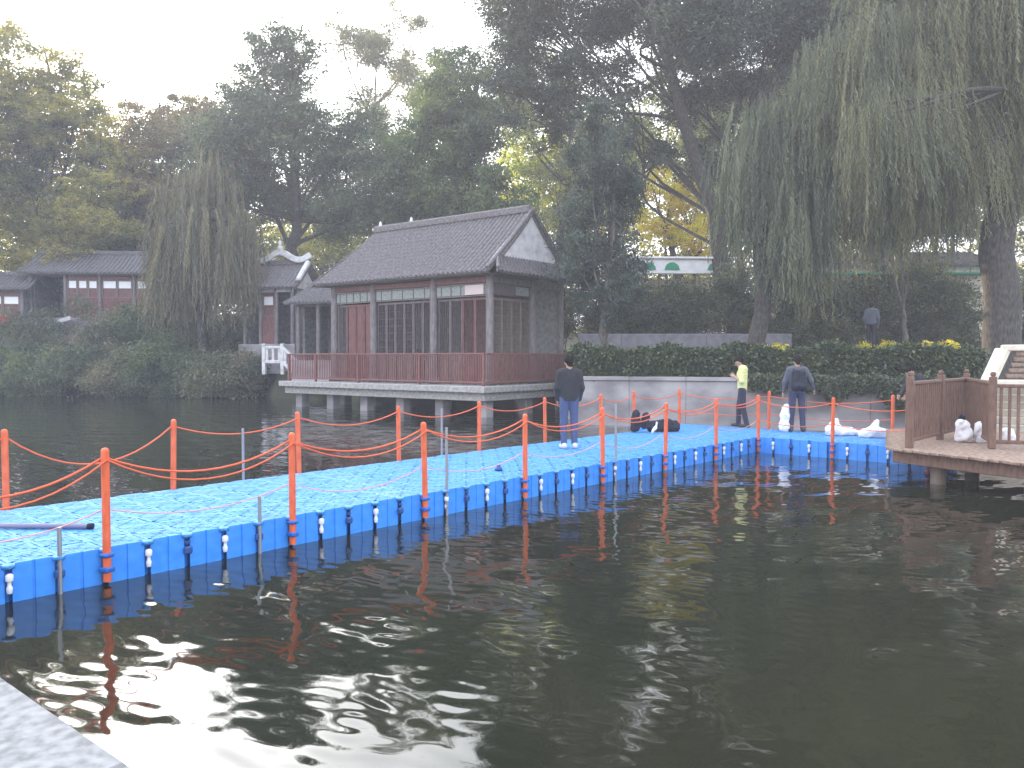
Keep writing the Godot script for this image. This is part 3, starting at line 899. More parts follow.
func make_far_buildings() -> void:
	# long hall on the mound
	small_hall("garden_hall", "low brown garden hall with pale tiled roof and white paned windows", Vector3(-23.9, 4.15, -48.0), 0.10, 7.6, 3.6, 2.75, 4.0, M.tile_grey, [0, 3, 2, 1], 1.15)
	var t2 := small_hall("garden_cabin", "small dark cabin at the foot of the mound with three white panes", Vector3(-29.6, 3.0, -46.0), 0.16, 4.0, 3.0, 2.9, 3.7, M.tile_grey, [2, 2], 1.3)
	var bn := Geo.new()
	bn.box(Vector3(0.6, 1.05, 1.62), Vector3(1.5, 0.5, 0.03), 0.005)
	part(t2, "red_banner", bn.mesh(), M.banner_red)
	# gate house with pale upturned ridges
	var gh := small_hall("gate_pavilion", "small pavilion with white curled ridge ends above a white balustrade", Vector3(-12.05, 2.55, -42.0), -0.25, 2.7, 2.6, 3.05, 4.3, M.tile_grey, [0, 1, 0], 1.4)
	var hump := []
	for k in 13:
		var q := k / 12.0
		hump.append(Vector3(lerpf(-1.75, 1.75, q), 4.42 + 0.55 * exp(-pow((q - 0.5) * 5.0, 2.0)) + 0.35 * pow(absf(q - 0.5) * 2.0, 4.0), 0.12))
	var cg := Geo.new()
	for k in 12:
		cg.bar(hump[k] - (hump[k + 1] - hump[k]) * 0.04, hump[k + 1], 0.16 + 0.004 * (k % 2), 0.30 + 0.004 * (k % 2), 0.02)
	part(gh, "curled_ridge", cg.mesh(), M.plaster)
	for s in [-1.0, 1.0]:
		var hg := Geo.new()
		hg.tube([Vector3(s * 1.62, 4.35, 0.15), Vector3(s * 1.70, 3.85, 0.85), Vector3(s * 1.80, 3.35, 1.5), Vector3(s * 1.95, 3.35, 1.85)], [0.15, 0.14, 0.13, 0.07], 8)
		part(gh, "verge_ridge", hg.mesh(), M.plaster)
	var fin := Geo.new()
	fin.lathe(Vector3(0.0, 5.05, 0.12), [[0.0, 0.0], [0.12, 0.0], [0.14, 0.15], [0.06, 0.3], [0.08, 0.42], [0.0, 0.6]], 8)
	part(gh, "finial", fin.mesh(), M.plaster)
	var eb := Geo.new()
	eb.box(Vector3(0, 2.88, 1.36), Vector3(2.9, 0.22, 0.06), 0.01)
	part(gh, "eaves_board", eb.mesh(), M.plaster)
	# linking corridor behind the pavilion's left end
	small_hall("link_corridor", "short tiled corridor joining the gate pavilion to the long pavilion", Vector3(-8.6, 1.75, -38.6), -0.45, 2.4, 2.2, 2.9, 3.7, M.tile_grey, [0, 0], 1.0)
	# white balustrade stair
	var bs := thing("white_balustrade", "white stone balustrade stepping down towards the water", "balustrade", Vector3(-11.15, 0, -38.9), -0.15)
	var P := [Vector3(-0.95, 1.80, 0), Vector3(0.0, 1.80, 0), Vector3(1.0, 1.0, 0.25)]
	for k in 2:
		var a: Vector3 = P[k]
		var b: Vector3 = P[k + 1]
		var g1 := Geo.new()
		g1.bar(a + Vector3.UP * 0.72, b + Vector3.UP * 0.72, 0.14, 0.13, 0.02)
		part(bs, "coping", g1.mesh(), M.plaster)
		var g2 := Geo.new()
		g2.bar(a + Vector3.UP * 0.02, b + Vector3.UP * 0.02, 0.16, 0.16, 0.02)
		part(bs, "base_rail", g2.mesh(), M.plaster)
		for q in 3:
			var g3 := Geo.new()
			g3.box(a.lerp(b, (q + 0.5) / 3.0) + Vector3.UP * 0.37, Vector3(0.13, 0.64, 0.10), 0.02)
			part(bs, "baluster", g3.mesh(), M.plaster)
	for k in 3:
		var g4 := Geo.new()
		g4.box((P[k] as Vector3) + Vector3.UP * 0.15, Vector3(0.18, 1.5, 0.18), 0.02)
		part(bs, "newel", g4.mesh(), M.plaster)
	# second stair by the hall
	var b2 := thing("pale_stair_rail", "pale stone stair rail climbing the mound beside the garden hall", "stair rail", Vector3(-26.9, 0, -45.4), 0.0)
	for k in 3:
		var g5 := Geo.new()
		var x0 := -0.9 + k * 0.95
		g5.bar(Vector3(x0, 3.2 + 0.38 * k, 0), Vector3(x0 + 0.93, 3.5 + 0.38 * k, 0), 0.2, 0.24, 0.03)
		part(b2, "coping", g5.mesh(), M.plaster)
		var g6 := Geo.new()
		g6.box(Vector3(x0 + 0.1, 2.7 + 0.38 * k, 0), Vector3(0.22, 1.3, 0.22), 0.03)
		part(b2, "newel", g6.mesh(), M.plaster)

# ---------------------------------------------------------------- right bank
func make_right_bank() -> void:
	var w := thing("retaining_wall", "lilac grey plastered retaining wall rising from the pond", "wall", Vector3.ZERO)
	var a := Vector3(1.9, 0, -24.2)
	var b := Vector3(11.4, 0, -21.4)
	var dirv := (b - a).normalized()
	var n := 6
	for k in n:
		var p := a.lerp(b, float(k) / n)
		var q := a.lerp(b, float(k + 1) / n) - dirv * 0.006
		var back := Vector3(dirv.z, 0, -dirv.x) * 0.3
		if back.z > 0.0: back = -back
		var g := Geo.new()
		g.bar(p + back + Vector3.UP * 0.2, q + back + Vector3.UP * 0.2, 0.6, 2.3, 0.01)
		part(w, "wall_panel", g.mesh(), M.stone_grey)
		var c := Geo.new()
		c.bar(p + back + Vector3.UP * 1.41, q + back + Vector3.UP * 1.41, 0.72, 0.12, 0.015)
		part(w, "coping", c.mesh(), M.stone_grey)
	var s2 := thing("side_wall", "grey bank wall between the long pavilion and the lilac wall", "wall", Vector3.ZERO)
	var g2 := Geo.new()
	g2.bar(Vector3(2.2, 0.3, -24.35), Vector3(2.0, 0.3, -31.2), 0.5, 2.1, 0.01)
	part(s2, "face", g2.mesh(), M.stone_grey)
	var g2c := Geo.new()
	g2c.bar(Vector3(2.2, 1.40, -24.37), Vector3(2.0, 1.40, -31.2), 0.58, 0.10, 0.015)
	part(s2, "coping", g2c.mesh(), M.stone_low)
	var lw := thing("low_garden_wall", "low lilac garden wall behind the clipped hedge", "wall", Vector3(0, 0, 0))
	for k in 5:
		var g3 := Geo.new()
		g3.box(Vector3(3.6 + k * 1.75, 2.5, -33.0), Vector3(1.74, 1.0, 0.35), 0.02)
		part(lw, "wall_block", g3.mesh(), M.stone_low)
	# kiosk with white fascia and green emblems
	var ks := thing("white_kiosk", "kiosk with white fascia board and green half-round emblems among bushes", "kiosk", Vector3(7.6, 2.6, -37.0), 0.05)
	var fg := Geo.new()
	fg.box(Vector3(0, 3.65, 0), Vector3(5.2, 0.75, 0.18), 0.02)
	part(ks, "fascia", fg.mesh(), M.awning_white)
	var rf := Geo.new()
	rf.box(Vector3(0, 4.0, -1.5), Vector3(5.6, 0.10, 3.4), 0.02)
	part(ks, "roof", rf.mesh(), M.awning_white)
	for x in [-2.45, -0.8, 0.85, 2.45]:
		var pg := Geo.new()
		pg.box(Vector3(x, 1.5, -0.12), Vector3(0.12, 3.6, 0.12), 0.01)
		part(ks, "post", pg.mesh(), M.bark_pale)
	var bk := Geo.new()
	bk.box(Vector3(0, 1.6, -2.9), Vector3(5.2, 3.4, 0.15))
	part(ks, "back_wall", bk.mesh(), M.cream)
	for x in [-1.35, -0.25, 1.75]:
		var eg := Geo.new()
		var poly := []
		for q in 9:
			var th := PI * q / 8.0
			poly.append(Vector3(x + cos(th) * 0.34, 3.48 + sin(th) * 0.32, 0.10))
		eg.face(poly, Vector3.BACK)
		eg.box(Vector3(x, 3.47, 0.105), Vector3(0.70, 0.06, 0.02))
		part(ks, "emblem", eg.mesh(), M.sign_green)
	# cream house behind the willows
	var ch := thing("cream_house", "cream walled house glimpsed between the willow trunks", "house", Vector3(21.5, 2.8, -46.0), -0.05)
	var wg := Geo.new()
	wg.box(Vector3(0, 2.2, -3), Vector3(11.0, 4.6, 6.0), 0.02)
	part(ch, "wall", wg.mesh(), M.cream)
	for x in [-4.2, -2.2, -0.2, 1.8, 3.8]:
		var og := Geo.new()
		og.box(Vector3(x, 2.6, 0.03), Vector3(1.1, 1.7, 0.10), 0.01)
		var wn := part(ch, "window", og.mesh(), M.wood_dark)
		var sg := Geo.new()
		sg.box(Vector3(x, 1.68, 0.10), Vector3(1.3, 0.12, 0.22), 0.01)
		part(wn, "sill", sg.mesh(), M.plaster)
	add_roof(ch, "roof_slope", Vector3(-6.0, 4.5, 0.6), Vector3(6.0, 4.5, 0.6), Vector3(6.0, 5.6, -3.0), Vector3(-6.0, 5.6, -3.0), 0.3, 0.05, M.tile_grey, 0.07)
	var aw := Geo.new()
	aw.bar(Vector3(-5.4, 3.95, 0.55), Vector3(5.4, 3.95, 0.55), 1.0, 0.12, 0.02)
	part(ch, "awning", aw.mesh(), M.sign_green)

# ---------------------------------------------------------------- timber deck and stairs on the right
func make_deck() -> void:
	var dy := 0.55
	var dk := thing("timber_deck", "brown timber deck with slatted railing standing over the pond", "deck", Vector3.ZERO)
	# planks run away from the water's edge
	var e0 := Vector2(6.30, 13.25)
	var e1 := Vector2(8.05, 10.0)
	var al := (e1 - e0).normalized()
	var inw := Vector2(-al.y, al.x) * -1.0
	if inw.x < 0.0: inw = -inw
	var L := e0.distance_to(e1)
	var n := int(L / 0.15)
	for k in n:
		var p := e0 + al * (k + 0.5) * L / n
		var len_ := 3.8 + 0.04 * ((k * 7) % 3)
		var g := Geo.new()
		var s := p - inw * (0.10 + 0.02 * ((k * 5) % 3))
		var e := p + inw * len_
		g.bar(Vector3(s.x, dy - 0.02, -s.y), Vector3(e.x, dy - 0.02, -e.y), L / n - 0.008, 0.04, 0.004)
		part(dk, "plank", g.mesh(), M.deck_wood)
	# back part of the deck
	for k in 15:
		var p2 := e0 - al * (0.075 + 0.15 * k) + inw * (1.35 * 0.15 * k + 0.05)
		var q2 := e0 - al * (0.075 + 0.15 * k) + inw * 4.6
		var g2 := Geo.new()
		g2.bar(Vector3(p2.x, dy - 0.022, -p2.y), Vector3(q2.x, dy - 0.022, -q2.y), 0.142, 0.04, 0.004)
		part(dk, "plank", g2.mesh(), M.deck_wood)
	var fg := Geo.new()
	var fa := e0 + inw * 0.06
	var fb := e1 + inw * 0.06
	fg.bar(Vector3(fa.x, dy - 0.15, -fa.y), Vector3(fb.x, dy - 0.15, -fb.y), 0.07, 0.20, 0.01)
	part(dk, "edge_beam", fg.mesh(), M.rail_wood)
	var fg2 := Geo.new()
	fg2.bar(Vector3(6.4, dy - 0.15, -13.3), Vector3(9.2, dy - 0.15, -15.9), 0.07, 0.20, 0.01)
	part(dk, "edge_beam", fg2.mesh(), M.rail_wood)
	for q in [[6.9, 12.9], [7.6, 11.6], [8.3, 10.4], [8.2, 14.2], [9.4, 13.0], [10.2, 11.6]]:
		var pg := Geo.new()
		pg.lathe(Vector3(q[0], 0, -q[1]), [[0.0, -0.95], [0.12, -0.95], [0.115, dy - 0.06], [0.0, dy - 0.06]], 10)
		part(dk, "pile", pg.mesh(), M.wood_dark)
	var runs := [[6.55, 13.15, 7.75, 14.45, 3, 0.16], [7.75, 14.45, 8.95, 15.75, 2, 0.16], [8.95, 15.75, 7.85, 13.05, 2, 0.16], [7.85, 13.05, 9.5, 12.3, 2, 0.0], [9.5, 12.3, 11.2, 11.6, 2, 0.0]]
	for q in runs:
		railing(dk, Vector3(q[0], dy, -q[1]), Vector3(q[2], dy, -q[3]), 1.10 if q[5] > 0.0 else 1.06, 0.12, M.rail_wood, 0.042, q[5], q[4], 0.11)
	# stone stair up the bank
	var st := thing("stone_staircase", "cream edged stone staircase climbing from the timber deck", "staircase", Vector3(9.95, 0, -17.2), -0.35)
	for k in 7:
		var g3 := Geo.new()
		g3.box(Vector3(1.3 + 0.10 * k, 0.45 + 0.075 + 0.15 * k - 0.15, -0.30 * k), Vector3(3.2, 0.15, 0.62), 0.012)
		part(st, "step", g3.mesh(), M.stair_stone)
		var g4 := Geo.new()
		g4.box(Vector3(1.3 + 0.10 * k, 0.0 + 0.075 * k, -0.30 * k - 0.05), Vector3(3.16, 0.62 + 0.15 * k - 0.02, 0.5))
		part(st, "riser_block", g4.mesh(), M.stone_grey)
	var c1 := Geo.new()
	c1.box(Vector3(0.0, 1.48, -0.2), Vector3(0.55, 0.12, 0.4), 0.02)
	part(st, "coping", c1.mesh(), M.cream)
	var c1b := Geo.new()
	c1b.box(Vector3(0.0, 0.70, -0.2), Vector3(0.42, 1.44, 0.3), 0.02)
	part(st, "newel", c1b.mesh(), M.cream)
	var c2 := Geo.new()
	c2.bar(Vector3(0.30, 1.52, -0.25), Vector3(0.62, 2.22, -0.5), 0.32, 0.14, 0.02)
	part(st, "sloped_coping", c2.mesh(), M.cream)
	var c3 := Geo.new()
	c3.bar(Vector3(0.60, 2.25, -0.5), Vector3(4.2, 2.25, -0.5), 0.32, 0.13, 0.02)
	part(st, "coping", c3.mesh(), M.cream)
	var c4 := Geo.new()
	c4.bar(Vector3(0.30, 1.50, -0.25), Vector3(4.2, 1.50, -0.35), 0.3, 0.12, 0.02)
	part(st, "coping", c4.mesh(), M.cream)
	for k in 5:
		var g5 := Geo.new()
		g5.box(Vector3(2.4, 1.64 + 0.12 * k, -0.45), Vector3(3.45 - 0.09 * k, 0.085, 0.09), 0.01)
		part(st, "slat", g5.mesh(), M.deck_wood)

# ---------------------------------------------------------------- vegetation
const F := 800.0
const PITCH := 0.03374
const EYE := Vector3(0, 2.05, 0)
var clump := {}

func at(u: float, v: float, D: float) -> Vector3:
	# survey helper: the point D metres out over the pond that was sighted at picture column u, row v
	var f := Vector3(0, -sin(PITCH), -cos(PITCH))
	var up := Vector3(0, cos(PITCH), -sin(PITCH))
	var r := f + Vector3.RIGHT * ((u - 512.0) / F) + up * ((384.0 - v) / F)
	return EYE + r * (D / -r.z)

func leaf(g: Geo, p: Vector3, d: Vector3, side: Vector3, l: float, w: float) -> void:
	var k := g.v.size()
	var nn := d.cross(side).normalized()
	g.v.append(p)
	g.v.append(p + d * l * 0.45 + side * w * 0.5 + nn * w * 0.12)
	g.v.append(p + d * l - nn * l * 0.10)
	g.v.append(p + d * l * 0.45 - side * w * 0.5 + nn * w * 0.12)
	g.ix.append_array([k, k + 1, k + 2, k, k + 2, k + 3])

func rdir(r: RandomNumberGenerator) -> Vector3:
	var z := r.randf_range(-1.0, 1.0)
	var t := r.randf() * TAU
	var q := sqrt(1.0 - z * z)
	return Vector3(q * cos(t), z, q * sin(t))

func make_clumps() -> void:
	var r := RandomNumberGenerator.new()
	r.seed = 11
	for kind in [["broad", 22, 0.30, 0.15, 0.078], ["fine", 34, 0.26, 0.085, 0.036], ["hedge", 26, 0.15, 0.06, 0.036], ["needle", 34, 0.24, 0.12, 0.032]]:
		var list := []
		for var_ in 3:
			var g := Geo.new()
			for k in kind[1]:
				var p: Vector3 = rdir(r) * kind[2] * pow(r.randf(), 0.5)
				p.y *= 0.7
				var d := (p.normalized() * 0.6 + rdir(r) * 0.8 + Vector3.DOWN * 0.25).normalized()
				if kind[0] == "needle": d = (Vector3.UP * 0.7 + rdir(r) * 0.8).normalized()
				var s := d.cross(rdir(r)).normalized()
				var sc := r.randf_range(0.75, 1.25)
				leaf(g, p, d, s, kind[3] * sc, kind[4] * sc)
			list.append(g.mesh())
		clump[kind[0]] = list
	# willow: a spray of hanging wands set with narrow leaves
	var wl := []
	for var_ in 4:
		var g := Geo.new()
		for s in 5:
			var o := Vector3(r.randfn(0, 0.16), r.randfn(0, 0.12), r.randfn(0, 0.16))
			var sway := Vector3(r.randfn(0.10, 0.10), 0, r.randfn(0, 0.10))
			var L := r.randf_range(1.5, 2.3)
			for k in 26:
				var t := (k + r.randf()) / 26.0
				var p := o + Vector3.DOWN * L * t + sway * sin(t * 2.2)
				var a := r.randf() * TAU
				var d := (Vector3(cos(a), -2.2, sin(a))).normalized()
				var sd := d.cross(Vector3(cos(a + 1.3), 0.2, sin(a + 1.3))).normalized()
				leaf(g, p, d, sd, r.randf_range(0.11, 0.17), r.randf_range(0.020, 0.030))
			var sp := []
			var sr := []
			for k in 5:
				var t2 := k / 4.0
				sp.append(o + Vector3.DOWN * L * t2 + sway * sin(t2 * 2.2))
				sr.append(0.006)
			g.tube(sp, sr, 3, false)
		wl.append(g.mesh())
	clump["willow"] = wl

func leaf_of(c: Color, glow: float) -> StandardMaterial3D:
	# thin leaf: reflects its own colour and lets a yellower share of the light through
	var key := "leaf_%d_%d_%d_%d" % [int(c.r * 1000), int(c.g * 1000), int(c.b * 1000), int(glow * 10)]
	if not M.has(key):
		var m := StandardMaterial3D.new()
		m.resource_name = key
		m.albedo_color = srgb(c * 1.45)
		m.roughness = 0.55
		m.metallic_specular = 0.4
		m.backlight_enabled = true
		m.backlight = Color(clampf(c.r * 3.6 * glow, 0, 0.9), clampf(c.g * 3.5 * glow, 0, 0.9), clampf(c.b * 1.6 * glow, 0, 0.9))
		m.cull_mode = BaseMaterial3D.CULL_DISABLED
		M[key] = m
	return M[key]

class Spray:
	var buf := PackedFloat32Array()
	var n := 0
	func put(b: Basis, o: Vector3) -> void:
		buf.append_array([b.x.x, b.y.x, b.z.x, o.x, b.x.y, b.y.y, b.z.y, o.y, b.x.z, b.y.z, b.z.z, o.z])
		n += 1

func spray_node(parent: Node, called: String, sprays: Array, kind: String, mats: Array, origin: Vector3) -> void:
	for k in sprays.size():
		var s: Spray = sprays[k]
		if s.n == 0: continue
		var mm := MultiMesh.new()
		mm.transform_format = MultiMesh.TRANSFORM_3D
		mm.use_colors = false
		mm.mesh = clump[kind][hash(str(parent.name)) % clump[kind].size()]
		mm.instance_count = s.n
		mm.buffer = s.buf
		var mi := MultiMeshInstance3D.new()
		mi.name = called
		mi.multimesh = mm
		mi.material_override = mats[k]
		mi.position = -origin
		mi.set_meta("kind", "stuff")
		parent.add_child(mi, true)

func fresh(kind: String) -> Array:
	var a := []
	a.append(Spray.new())
	a.append(Spray.new())
	return a

func spin(r: RandomNumberGenerator, s: float, tilt := 0.35) -> Basis:
	return (Basis(Vector3.UP, r.randf() * TAU) * Basis(Vector3.RIGHT, r.randfn(0, tilt))).scaled(Vector3.ONE * s)

func fill_blob(sp: Array, r: RandomNumberGenerator, c: Vector3, rad: Vector3, clusters: int, per: int, size: float, spots = null) -> void:
	for k in clusters:
		var q := rdir(r) * pow(r.randf(), 0.42)
		var cc := c + q * rad
		if spots != null: spots.append(cc)
		var cr := minf(rad.x, rad.y) * r.randf_range(0.22, 0.42)
		var tone := r.randf()
		for j in per:
			var p := cc + Vector3(r.randfn(0, 0.66), r.randfn(-0.1, 0.42), r.randfn(0, 0.66)) * cr * (1.0 + 0.5 * tone)
			(sp[1 if tone + r.randfn(0, 0.25) > 0.5 else 0] as Spray).put(spin(r, size * r.randf_range(0.7, 1.35)), p)

func limb(g: Geo, r: RandomNumberGenerator, a: Vector3, b: Vector3, ra: float, rb: float, bend: float, seg := 6, sides := 7) -> Array:
	var pts := []
	var rd := []
	var off := Vector3(r.randfn(0, bend), r.randfn(0.3, 0.4) * bend, r.randfn(0, bend))
	for k in seg + 1:
		var t := float(k) / seg
		pts.append(a.lerp(b, t) + off * sin(PI * t) + Vector3(r.randfn(0, 1), r.randfn(0, 1), r.randfn(0, 1)) * ra * 0.22 * (1.0 if k > 0 and k < seg else 0.0))
		rd.append(lerpf(ra, rb, pow(t, 0.8)))
	g.tube(pts, rd, sides)
	return pts

func tree(called: String, label: String, D: float, ubase: float, blobs: Array, kind: String, ca: Color, cb: Color, tr: float, opt := {}) -> Node3D:
	# blobs: [u, v, half width px, half height px, density]; all turned into metres at the tree's own distance
	var r := RandomNumberGenerator.new()
	r.seed = hash(label)
	var bx := (ubase - 512.0) / F * D
	var base := Vector3(bx, land(bx, D) - 0.15, -D)
	if opt.has("ground"): base.y = opt.ground
	var t := thing(called, label, opt.get("category", "tree"), base, 0.0, opt.get("group", ""))
	var sp := fresh(kind)
	var m := D / F
	var size: float = opt.get("size", 1.0)
	var deep: float = opt.get("deep", 0.9)
	var dens: float = opt.get("dens", 1.0)
	var g := Geo.new()
	var lg := Geo.new()
	var cen := Vector3.ZERO
	var top := -1e9
	for b in blobs:
		cen += at(b[0], b[1], D)
		top = maxf(top, at(b[0], b[1], D).y)
	cen /= blobs.size()
	var fork := Vector3(lerpf(base.x, cen.x, 0.35), lerpf(base.y, cen.y, opt.get("fork", 0.55)), base.z + r.randfn(0, 0.2))
	var tp := limb(g, r, base + Vector3.DOWN * 0.3, fork, tr * 1.15, tr * 0.78, tr * 0.8, 8, 10)
	# root flare
	g.tube([base + Vector3.DOWN * 0.35, base + Vector3.UP * 0.25, base + Vector3.UP * 0.7], [tr * 1.7, tr * 1.35, tr * 1.12], 10)
	var topc := Vector3(cen.x, top, base.z)
	var tp2 := limb(g, r, fork, topc, tr * 0.78, tr * 0.14, tr * 2.0, 8, 8)
	for b in blobs:
		var c := at(b[0], b[1], D + r.randfn(0, 1.0) * opt.get("scatter", 1.2))
		var rad := Vector3(b[2] * m, b[3] * m, maxf(b[2], b[3]) * m * deep)
		var spots := []
		var vol := rad.x * rad.y * rad.z
		var cl := int(clampf(7.0 + 5.0 * pow(vol, 0.55), 8.0, 60.0) * b[4] * opt.get("clusters", 1.0))
		var per := int(clampf(9.0 * pow(minf(rad.x, rad.y), 1.1) / (size * size), 7.0, 34.0) * dens)
		fill_blob(sp, r, c, rad, cl, per, size, spots)
		var from: Vector3 = fork if r.randf() < 0.45 else tp2[2 + r.randi() % 4]
		if from.y > c.y: from = tp[6] if tp[6].y < c.y else tp[3]
		var lp := limb(lg, r, from, c + Vector3.DOWN * rad.y * 0.3, tr * 0.42 * opt.get("limb", 1.0), tr * 0.13 * opt.get("limb", 1.0), opt.get("bend", 0.4), 6, 6)
		for k in mini(9, spots.size()):
			limb(lg, r, lp[3 + r.randi() % 4], spots[k], tr * 0.12, 0.018, 0.18, 3, 4)
	var tm := part(t, "trunk", g.mesh(), opt.get("bark", M.bark))
	tm.position = -base
	var lm := part(t, "limbs", lg.mesh(), opt.get("bark", M.bark))
	lm.position = -base
	spray_node(t, "crown", sp, kind, [leaf_of(ca, opt.get("glow", 1.0)), leaf_of(cb, opt.get("glow", 1.0))], base)
	return t

func willow(label: String, D: float, ubase: float, blobs: Array, ca: Color, cb: Color, tr: float, fork_v: float, n: int, opt := {}) -> Node3D:
	# blobs here mark where the wands start: [u, v, half width px, half height px, share]
	var r := RandomNumberGenerator.new()
	r.seed = hash(label)
	var bx := (ubase - 512.0) / F * D
	var base := Vector3(bx, land(bx, D) - 0.15, -D)
	var t := thing("willow_tree", label, "tree", base, 0.0, opt.get("group", ""))
	var sp := fresh("willow")
	var m := D / F
	var g := Geo.new()
	var lg := Geo.new()
	var fork := at(opt.get("fork_u", ubase), fork_v, D)
	limb(g, r, base + Vector3.DOWN * 0.3, fork, tr * 1.1, tr * 0.85, tr * 0.5, 10, 12)
	g.tube([base + Vector3.DOWN * 0.35, base + Vector3.UP * 0.3, base + Vector3.UP * 0.9], [tr * 1.75, tr * 1.35, tr * 1.1], 12)
	for b in blobs:
		var c := at(b[0], b[1], D + r.randfn(0, 0.8))
		var rad := Vector3(b[2] * m, b[3] * m, b[2] * m * 0.9)
		var lp := limb(lg, r, fork, c, tr * 0.32, tr * 0.10, 0.6, 8, 7)
		var subs := [lp]
		for k in 7:
			var e := c + rdir(r) * rad * 0.85
			subs.append(limb(lg, r, lp[3 + r.randi() % 5], e, tr * 0.15, 0.02, 0.3, 5, 5))
		var cnt := int(n * b[4])
		for k in cnt:
			var p: Vector3
			if r.randf() < 0.55:
				var s: Array = subs[r.randi() % subs.size()]
				p = s[2 + r.randi() % (s.size() - 2)] + Vector3(r.randfn(0, 0.35), r.randfn(0, 0.3), r.randfn(0, 0.35))
			else:
				p = c + rdir(r) * pow(r.randf(), 0.5) * rad
			var out := (p - c) * Vector3(1, 0, 1)
			var lean := Basis(Vector3(out.z, 0, -out.x).normalized() if out.length() > 0.05 else Vector3.RIGHT, clampf(-0.10 * out.length(), -0.30, 0.0) + r.randfn(0, 0.06))
			var sc: float = r.randf_range(0.7, 1.25) * opt.get("size", 1.0)
			var bs := lean * Basis(Vector3.UP, r.randf() * TAU).scaled(Vector3(sc, sc * opt.get("long", 1.0), sc))
			(sp[r.randi() % 2] as Spray).put(bs, p)
	part(t, "trunk", g.mesh(), M.bark).position = -base
	part(t, "limbs", lg.mesh(), M.bark).position = -base
	spray_node(t, "crown", sp, "willow", [leaf_of(ca, opt.get("glow", 1.0)), leaf_of(cb, opt.get("glow", 1.0))], base)
	return t

func bush(called: String, label: String, c: Vector3, rad: Vector3, kind: String, ca: Color, cb: Color, clusters: int, per: int, size: float, opt := {}) -> void:
	var r := RandomNumberGenerator.new()
	r.seed = hash(label) + int(c.x * 100.0)
	var base := Vector3(c.x, opt.get("ground", land(c.x, -c.z)), c.z)
	var t := thing(called, label, opt.get("category", "bush"), base, 0.0, opt.get("group", ""))
	var sp := fresh(kind)
	var spots := []
	fill_blob(sp, r, c, rad, clusters, per, size, spots)
	var g := Geo.new()
	for k in mini(10, spots.size()):
		limb(g, r, base + Vector3(r.randfn(0, 0.12), -0.15, r.randfn(0, 0.12)), spots[k], 0.03, 0.01, 0.15, 4, 5)
	part(t, "stems", g.mesh(), M.bark).position = -base
	spray_node(t, "foliage", sp, kind, [leaf_of(ca, opt.get("glow", 0.7)), leaf_of(cb, opt.get("glow", 0.7))], base)

